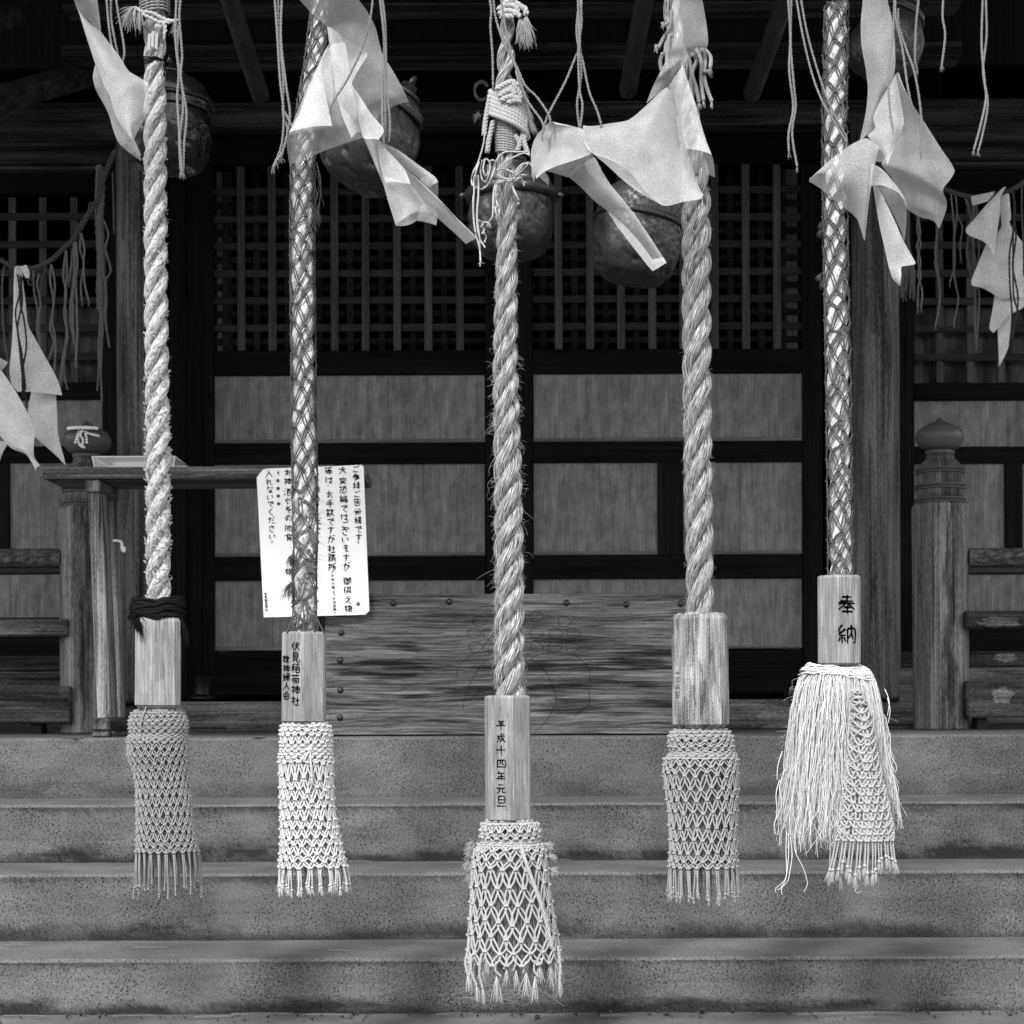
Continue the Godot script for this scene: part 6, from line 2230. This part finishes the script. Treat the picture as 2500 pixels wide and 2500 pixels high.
	fold(o, C, d, [[67, 1186, 65, 1178], [150, 1242, 140, 1108], [300, 1362, 215, 1040], [385, 1440, 330, 955], [432, 1578, 430, 904], [446, 1400, 490, 930], [480, 1085, 526, 966]], 0.035, 0.0, 0.06, 0.020)
	fold(o, C, d, [[632, 488, 648, 498], [652, 620, 722, 650], [676, 760, 830, 812], [660, 880, 925, 960], [605, 1000, 1023, 1117], [542, 1072, 945, 1240], [600, 1150, 968, 1310], [640, 1225, 970, 1360], [710, 1372, 950, 1425], [815, 1430, 920, 1498]], -0.05, -0.12, 0.05, 0.020)
	fold(o, C, d, [[490, 1055, 525, 960], [530, 1062, 550, 1000], [560, 1060, 572, 1030]], 0.0, -0.04, 0.0, 0.0)
	fold(o, C, d, [[458, 1216, 475, 1076], [484, 1216, 520, 1090], [540, 1216, 570, 1130], [610, 1240, 640, 1215], [660, 1275, 690, 1290], [690, 1310, 706, 1345], [700, 1340, 708, 1400]], 0.026, 0.0, -0.02, 0.008)
	fold(o, C, d, [[520, 1220, 600, 1232], [560, 1290, 650, 1270], [610, 1380, 700, 1330], [660, 1490, 706, 1430], [690, 1590, 698, 1540]], 0.010, -0.09, 0.02, 0.0)
	fold(o, C, d, [[485, 1216, 520, 1222], [510, 1370, 600, 1382], [540, 1530, 672, 1545], [570, 1660, 732, 1662], [588, 1735, 764, 1729], [600, 1775, 676, 1746], [616, 1826, 672, 1800], [660, 1872, 664, 1866]], 0.030, 0.05, 0.02, 0.010)
	fold(o, C, d, [[655, 1745, 672, 1748], [628, 1790, 674, 1790], [640, 1840, 668, 1840], [662, 1872, 664, 1866]], 0.036, -0.03, 0.0, 0.0)
	# left edge, on the garland; this paper is heavier
	var heavy := mat("paper_heavy", 0.88, 0.9, {"tex": "paper", "tri": Vector3(3, 3, 3), "back": 0.4, "spec": 0.2})
	mats.paper = heavy
	C = Vector3(0, 350, 2.328)
	d = 5.6
	o = thing("paper_streamer", "long white paper streamer pinned to the left garland, two points ending above the table", "paper streamer", Q(200, 1200, C, d), grp)
	fold(o, C, d, [[82, 712, 125, 700], [78, 800, 132, 790], [75, 920, 146, 910], [70, 1100, 162, 1036], [60, 1210, 212, 1130], [54, 1290, 272, 1240], [66, 1370, 330, 1350], [100, 1412, 353, 1432]], 0.02, 0.06, -0.04, 0.02)
	fold(o, C, d, [[180, 1408, 318, 1422], [160, 1520, 325, 1545], [185, 1650, 328, 1650], [258, 1720, 352, 1745], [340, 1795, 376, 1831]], 0.0, 0.02, 0.03, 0.015)
	fold(o, C, d, [[118, 700, 150, 690], [130, 735, 168, 730], [145, 765, 166, 765]], 0.05, -0.02, 0.0, 0.0)
	o = thing("paper_streamer", "white paper streamer cut by the left edge of the picture, nearest the floor", "paper streamer", Q(60, 1500, C, d - 0.2), grp)
	fold(o, C, d - 0.2, [[-150, 1130, 45, 1245], [-150, 1170, 20, 1280], [-150, 1190, 8, 1292]], -0.03, -0.05, 0.0, 0.0)
	fold(o, C, d - 0.2, [[-180, 1150, 8, 1290], [-160, 1380, 95, 1420], [-80, 1560, 162, 1545], [10, 1675, 196, 1640], [72, 1738, 192, 1722], [152, 1772, 194, 1782], [207, 1870, 228, 1832]], 0.02, 0.04, 0.03, 0.03)
	fold(o, C, d - 0.2, [[-160, 1680, -20, 1690], [-160, 1740, 40, 1702], [-160, 1800, 15, 1760], [-150, 1840, 0, 1800]], 0.0, -0.04, 0.0, 0.01)
	# right edge, on the garland
	C = Vector3(2150, 440, 3.863)
	d = 5.7
	o = thing("paper_streamer", "small white paper streamer folded over the right garland, dark cords hanging across it", "paper streamer", Q(1100, 900, C, d), grp)
	fold(o, C, d, [[850, 155, 1080, 104], [856, 200, 1050, 150], [865, 242, 1010, 200]], -0.01, -0.02, 0.04, 0.0)
	fold(o, C, d, [[1140, 80, 1182, 68], [1010, 215, 1137, 150], [880, 370, 1127, 300], [804, 455, 1107, 432], [828, 515, 1095, 530], [970, 582, 1086, 605], [1025, 640, 1080, 660], [1064, 718, 1072, 700]], 0.03, 0.05, -0.03, 0.02)
	fold(o, C, d, [[1140, 150, 1210, 128], [1130, 300, 1230, 345], [1140, 425, 1215, 395], [1100, 500, 1240, 450], [1000, 600, 1300, 540], [930, 760, 1346, 620], [855, 976, 1352, 900], [980, 1025, 1352, 1000], [1140, 1125, 1350, 1100]], 0.0, 0.02, 0.02, 0.018)
	fold(o, C, d, [[1075, 1088, 1352, 1060], [1050, 1250, 1350, 1192], [1025, 1395, 1282, 1232], [1065, 1440, 1230, 1255]], -0.012, 0.04, 0.0, 0.012)
	fold(o, C, d, [[1104, 1395, 1232, 1245], [1110, 1560, 1212, 1545], [1114, 1680, 1160, 1680], [1116, 1753, 1124, 1748]], 0.0, 0.02, 0.01, 0.004)

# ---------------------------------------------------------------- hanging cords
func cords(called: String, label: String, category: String, list: Array, crop: Vector3, d: float, r: float, m: Material, group: String, g := 1.0, frayed := true) -> void:
	var q0: Array = list[0][0]
	var o := thing(called, label, category, Q(q0[0], q0[1], crop, d), group)
	for l in list:
		var b := MB.new()
		var w := []
		for k in l.size():
			w.append(Q(l[k][0], l[k][1], crop, d + rng.randf_range(-0.004, 0.004)))
		var sh := rng.randf_range(0.85, 1.12) * g
		twisted(b, spline(w, r * 1.6), r, r * 4.6, 2, 6, sh)
		if frayed:
			tuft(b, w[-1], Vector3(0, -1, 0), 7, r * 5.0, 0.25, sh, r * 0.28)
		part("cord", b, m, o)

func build_cords() -> void:
	var m := mat("hang_cord", 0.14, 0.95)
	var grp := "thin twisted cords hanging from the eave"
	var d := 3.74
	cords("hanging_string", "three thin cords hanging between the leftmost paper streamer and the rope", "cord", [[[460, -60], [465, 0], [480, 200], [510, 440], [545, 560]], [[505, -60], [508, 0], [512, 200], [550, 420], [577, 545]], [[555, -60], [562, 0], [590, 180], [622, 350], [646, 540], [620, 655]]], Vector3(150, 0, 4.2), 3.84, 0.0030, m, grp)
	cords("hanging_string", "doubled thin cord hanging across the dark leftmost bell", "cord", [[[1178, -60], [1180, 0], [1168, 380], [1202, 750], [1188, 1000], [1205, 1300], [1212, 1560], [1222, 1740]], [[1220, -60], [1220, 0], [1210, 200], [1237, 560], [1225, 800], [1282, 1150], [1258, 1480], [1250, 1765]], [[1200, 300], [1190, 560], [1240, 900], [1245, 1150], [1215, 1400], [1238, 1760]]], Vector3(150, 0, 4.2), d, 0.0031, m, grp)
	cords("hanging_string", "bundle of thin cords left of the crossed paper, ends flicked left", "cord", [[[60, -60], [66, 0], [80, 200], [105, 600], [132, 850], [118, 1100], [52, 1272]], [[92, -60], [92, 0], [96, 250], [130, 600], [128, 860], [162, 1000], [112, 1200]], [[120, -60], [118, 0], [112, 300], [150, 640], [180, 890], [132, 1130], [78, 1225]], [[140, 850], [165, 900], [190, 950], [216, 995]]], Vector3(650, 0, 3.1164), d, 0.0031, m, grp)
	cords("hanging_string", "single cord blown across the face of the crossed white paper", "cord", [[[812, -60], [810, 0], [790, 150], [742, 330], [690, 460], [605, 625], [530, 740], [488, 825]]], Vector3(650, 0, 3.1164), 3.69, 0.0028, m, grp, 0.85)
	cords("hanging_string", "cluster of thin cords right of the crossed paper, ending on a tilted bell", "cord", [[[860, -60], [865, 0], [890, 200], [906, 400], [886, 650], [884, 900], [896, 1090]], [[885, -60], [886, 0], [905, 180], [912, 500], [904, 700], [908, 900], [898, 1000]], [[868, -60], [870, 0], [896, 300], [900, 560], [938, 870], [940, 1035]]], Vector3(650, 0, 3.1164), d, 0.0030, m, grp)
	cords("hanging_string", "thin cords draped beside the lashing of the centre rope", "cord", [[[838, -50], [842, 0], [850, 60], [845, 150], [856, 300], [860, 480]], [[858, -50], [862, 0], [875, 100], [920, 240], [990, 370], [1040, 480], [1105, 545], [1170, 640], [1182, 695]], [[905, 0], [930, 160], [962, 300], [1002, 420], [1050, 560], [1138, 690], [1136, 760]]], Vector3(830, 0, 2.3), d, 0.0030, m, grp)
	cords("hanging_string", "bunch of thin cords parting like a tent above the broad paper", "cord", [[[388, -60], [390, 0], [394, 150], [400, 320], [375, 380], [300, 560], [200, 750], [160, 850]], [[402, -60], [400, 0], [380, 200], [398, 350], [412, 500], [384, 700], [400, 860]], [[408, -60], [405, 0], [414, 150], [392, 330], [400, 600], [420, 710], [404, 860]], [[416, -60], [414, 0], [402, 300], [426, 430], [466, 620], [516, 740], [545, 835]]], Vector3(1270, 0, 2.76), d, 0.0030, m, grp)
	cords("hanging_string", "loose pair of thin cords hanging left of the right netted rope", "cord", [[[605, -50], [608, 0], [620, 200], [614, 400], [636, 600], [610, 750], [612, 850]], [[626, -50], [625, 0], [622, 250], [640, 480], [650, 600], [630, 750], [658, 935]]], Vector3(1660, 0, 2.3), d, 0.0030, m, grp)
	cords("hanging_string", "pair of thin cords slanting onto the right netted rope", "cord", [[[648, -50], [655, 0], [690, 200], [740, 410], [800, 570], [870, 690], [938, 800]], [[672, -50], [680, 0], [720, 210], [800, 480], [880, 670], [934, 765]]], Vector3(1660, 0, 2.3), d, 0.0028, m, grp)
	cords("hanging_string", "thin cords falling over the tall white paper with pointed wings", "cord", [[[1208, -50], [1205, 0], [1196, 200], [1170, 420], [1180, 620], [1196, 722]], [[1210, -50], [1212, 100], [1250, 280], [1276, 470], [1300, 590]], [[1225, 50], [1230, 150], [1272, 280], [1320, 420], [1355, 660], [1350, 865]]], Vector3(1660, 0, 2.3), 3.69, 0.0030, m, grp)
	cords("hanging_string", "short single cord in front of the rusty bell", "cord", [[[1345, -50], [1340, 0], [1325, 150], [1320, 330], [1332, 390]]], Vector3(1660, 0, 2.3), d, 0.0030, m, grp)
	cords("hanging_string", "short single cord hanging alone in the dark upper right", "cord", [[[1480, -50], [1478, 0], [1475, 100], [1489, 200], [1470, 368]]], Vector3(1660, 0, 2.3), d, 0.0030, m, grp)
	cords("hanging_string", "long doubled cord at the upper right, nearest the picture's right edge", "cord", [[[1698, -50], [1700, 0], [1694, 250], [1712, 470], [1718, 560], [1684, 720], [1650, 842]], [[1720, -50], [1718, 0], [1722, 200], [1702, 400], [1728, 580], [1700, 750], [1674, 850]]], Vector3(1660, 0, 2.3), d, 0.0030, m, grp)

# ---------------------------------------------------------------- dark garland ropes either side, with cords tied to them
func build_garlands() -> void:
	var dark := mat("garland", 0.05, 0.9)
	var gm := mat("garland_cord", 0.13, 0.95)
	var C := Vector3(0, 350, 2.328)
	var d := 5.8
	var o := thing("garland_rope", "dark twisted garland rope sagging from the left pillar, hung with cords", "rope", Q(550, 330, C, d))
	var w := []
	for k in [[660, 40], [640, 70], [590, 200], [550, 330], [500, 405], [430, 530], [370, 590], [290, 665], [220, 700], [150, 712], [80, 705], [0, 660], [-90, 600], [-200, 520]]:
		w.append(Q(k[0], k[1], C, d))
	var b := MB.new()
	twisted(b, spline(w, 0.008), 0.0085, 0.05, 3, 7, 1.0)
	part("rope", b, dark, o)
	for q in [[[520, 395], [505, 370], [515, 335], [528, 350], [520, 390]], [[430, 530], [445, 470], [470, 440], [455, 480]], [[165, 760], [160, 790], [175, 808], [188, 790], [170, 762]], [[240, 770], [255, 730], [262, 700]]]:
		w = []
		for k in q:
			w.append(Q(k[0], k[1], C, d - 0.01))
		b = MB.new()
		b.tube(spline(w, 0.005), 0.0032, 6, 2.6)
		part("tie_loop", b, dark, o)
	var grp := "cords tied to the garland ropes"
	cords("garland_string", "cord dangling at the picture's left edge beside the pinned paper", "cord", [[[25, 700], [12, 800], [15, 950], [25, 1100], [46, 1240]]], C, d - 0.05, 0.0042, gm, grp, 0.6)
	cords("garland_string", "dark looped cords hanging down over the left pinned paper", "cord", [[[100, 745], [112, 850], [88, 960], [105, 1100], [120, 1250], [135, 1380], [155, 1505]], [[126, 760], [115, 900], [136, 1000], [150, 1150], [128, 1300], [130, 1450]], [[115, 750], [126, 900], [100, 1050], [125, 1200], [146, 1400]]], C, 5.5, 0.0036, gm, grp, 0.16, false)
	cords("garland_string", "doubled cord hanging just right of the pinned paper", "cord", [[[190, 720], [195, 850], [215, 950], [210, 1050], [226, 1135]], [[226, 740], [210, 800], [230, 900], [220, 1000], [228, 1125]]], C, d, 0.0040, gm, grp)
	cords("garland_string", "pale crossed pair of cords, fourth along the left garland", "cord", [[[290, 690], [285, 780], [305, 900], [295, 1000], [315, 1120], [310, 1292]], [[292, 690], [312, 800], [300, 950], [285, 1050], [306, 1130], [280, 1222]]], C, d, 0.0042, gm, grp)
	cords("garland_string", "long braided cord reaching the lattice sill, midway along the left garland", "cord", [[[375, 610], [360, 750], [376, 850], [365, 970], [385, 1100], [360, 1200], [345, 1352]], [[377, 612], [381, 740], [370, 880], [380, 1050], [370, 1180], [360, 1280], [375, 1366]]], C, d, 0.0046, gm, grp)
	cords("garland_string", "thick sheaf of cords on the rising part of the left garland", "cord", [[[430, 560], [440, 700], [402, 900], [405, 1050], [430, 1150], [432, 1240]], [[425, 560], [426, 700], [436, 900], [440, 1100], [430, 1240]], [[420, 570], [405, 700], [390, 790]], [[432, 570], [420, 760], [412, 950], [420, 1120]]], C, d, 0.0042, gm, grp)
	cords("garland_string", "short forked cord near the left garland's upper end", "cord", [[[460, 510], [455, 600], [475, 680], [460, 800], [465, 896]], [[462, 512], [480, 600], [475, 680], [482, 800], [505, 896]]], C, d, 0.0040, gm, grp)
	cords("garland_string", "short dark cord hanging straight beside the left pillar", "cord", [[[640, 165], [645, 350], [648, 490]]], C, 6.2, 0.0040, gm, grp, 0.6)
	# thick straw plait with a ragged tail
	o = thing("straw_plait", "thick plaited straw tail hanging where the left garland meets the pillar", "straw plait", Q(570, 500, C, d))
	w = []
	for k in [[566, 130], [572, 200], [570, 300], [564, 420], [570, 560], [575, 700], [570, 850], [576, 950]]:
		w.append(Q(k[0], k[1], C, d + 0.02))
	b = MB.new()
	twisted(b, spline(w, 0.008), 0.0150, 0.034, 3, 8, 0.65)
	part("plait", b, gm, o)
	for q in [[[575, 940], [580, 1100], [565, 1250], [553, 1405]], [[576, 940], [570, 1150], [572, 1300], [580, 1466]], [[590, 440], [616, 520], [600, 600], [630, 720], [602, 780], [606, 900], [600, 1000], [622, 1160]], [[572, 940], [566, 1060], [560, 1180], [566, 1290]], [[580, 700], [600, 820], [596, 960], [606, 1060]], [[560, 130], [548, 220], [552, 300]], [[556, 160], [545, 300], [542, 400]], [[582, 950], [584, 1040], [578, 1170], [570, 1330]]]:
		w = []
		for k in q:
			w.append(Q(k[0], k[1], C, d))
		b = MB.new()
		twisted(b, spline(w, 0.008), 0.0046, 0.02, 2, 5, 0.7)
		part("plait_strand", b, gm, o)
	C = Vector3(2150, 440, 3.863)
	o = thing("garland_rope", "dark garland rope rising at the right edge behind the small folded paper", "rope", Q(900, 150, C, d))
	w = []
	for k in [[180, -60], [400, 10], [590, 80], [700, 122], [850, 158], [960, 152], [1080, 145], [1160, 125], [1250, 82], [1352, 22], [1500, -80]]:
		w.append(Q(k[0], k[1], C, d))
	b = MB.new()
	twisted(b, spline(w, 0.008), 0.0085, 0.05, 3, 7, 1.0)
	part("rope", b, dark, o)
	cords("garland_string", "pair of wavy cords right of the hanging straw bundle", "cord", [[[350, 60], [352, 330], [345, 480], [376, 600], [350, 750], [380, 900], [355, 1000], [350, 1210]], [[352, 60], [356, 340], [372, 500], [345, 620], [376, 780], [355, 900], [392, 1050], [381, 1200]]], C, d, 0.0042, gm, grp)
	cords("garland_string", "long thin cord below the tall paper's grey corner", "cord", [[[540, 80], [530, 460], [520, 600], [515, 700], [545, 900], [560, 1080], [545, 1230], [515, 1372]], [[532, 500], [530, 700], [510, 780], [540, 920], [556, 1060], [548, 1235]]], C, d, 0.0036, gm, grp, 0.85)
	cords("garland_string", "three tangled cords midway along the right garland", "cord", [[[662, 130], [690, 400], [695, 600], [700, 800], [652, 965]], [[708, 150], [720, 330], [690, 600], [695, 900], [732, 1100], [722, 1200], [690, 1352]], [[722, 330], [771, 450], [750, 600], [758, 745]]], C, d, 0.0038, gm, grp, 0.8)
	cords("garland_string", "single cord curving in beside the right folded paper", "cord", [[[800, 170], [850, 370], [820, 600], [815, 720], [860, 920]]], C, d, 0.0042, gm, grp, 0.8)
	cords("garland_string", "sheaf of long cords seen below the right folded paper's left corner", "cord", [[[880, 180], [870, 400], [870, 600], [900, 800], [906, 1000], [885, 1200], [900, 1562]], [[902, 180], [918, 500], [925, 720], [890, 900], [930, 1100], [906, 1500]], [[890, 200], [880, 500], [876, 700], [884, 1000], [900, 1250], [890, 1400], [905, 1540]]], C, d, 0.0038, gm, grp, 0.8)
	cords("garland_string", "dark knotted cords across the right folded paper", "cord", [[[1240, 110], [1270, 250], [1250, 480], [1215, 700], [1220, 1000], [1240, 1300], [1215, 1545]], [[1256, 110], [1265, 400], [1276, 550], [1245, 800], [1270, 950], [1296, 1150], [1240, 1480]], [[1250, 400], [1250, 850], [1256, 1100], [1300, 1240], [1335, 1342]]], C, 5.6, 0.0036, gm, grp, 0.25, false)
	cords("garland_string", "dark cord at the picture's very right edge", "cord", [[[1335, 0], [1330, 300], [1345, 560], [1350, 900]]], C, 5.6, 0.0036, gm, grp, 0.5, false)
	o = thing("straw_plait", "frayed straw bundle hanging against the right pillar below the tall paper", "straw plait", Q(250, 700, C, d))
	for k in 46:
		var f := rng.randf()
		var w2 := [Q(258 + rng.randf_range(-14, 14), 60, C, d + 0.02), Q(258 + rng.randf_range(-14, 14), 380, C, d + 0.02), Q(255 + (f - 0.5) * 40, 620, C, d + 0.01), Q(255 + (f - 0.5) * 110 + rng.randf_range(-10, 10), 850, C, d), Q(250 + (f - 0.5) * 150 + rng.randf_range(-14, 14), rng.randf_range(980, 1150), C, d + rng.randf_range(-0.02, 0.02))]
		b = MB.new()
		twisted(b, spline(w2, 0.008), 0.0030, 0.014, 2, 4, rng.randf_range(0.5, 0.9))
		part("straw", b, gm, o)
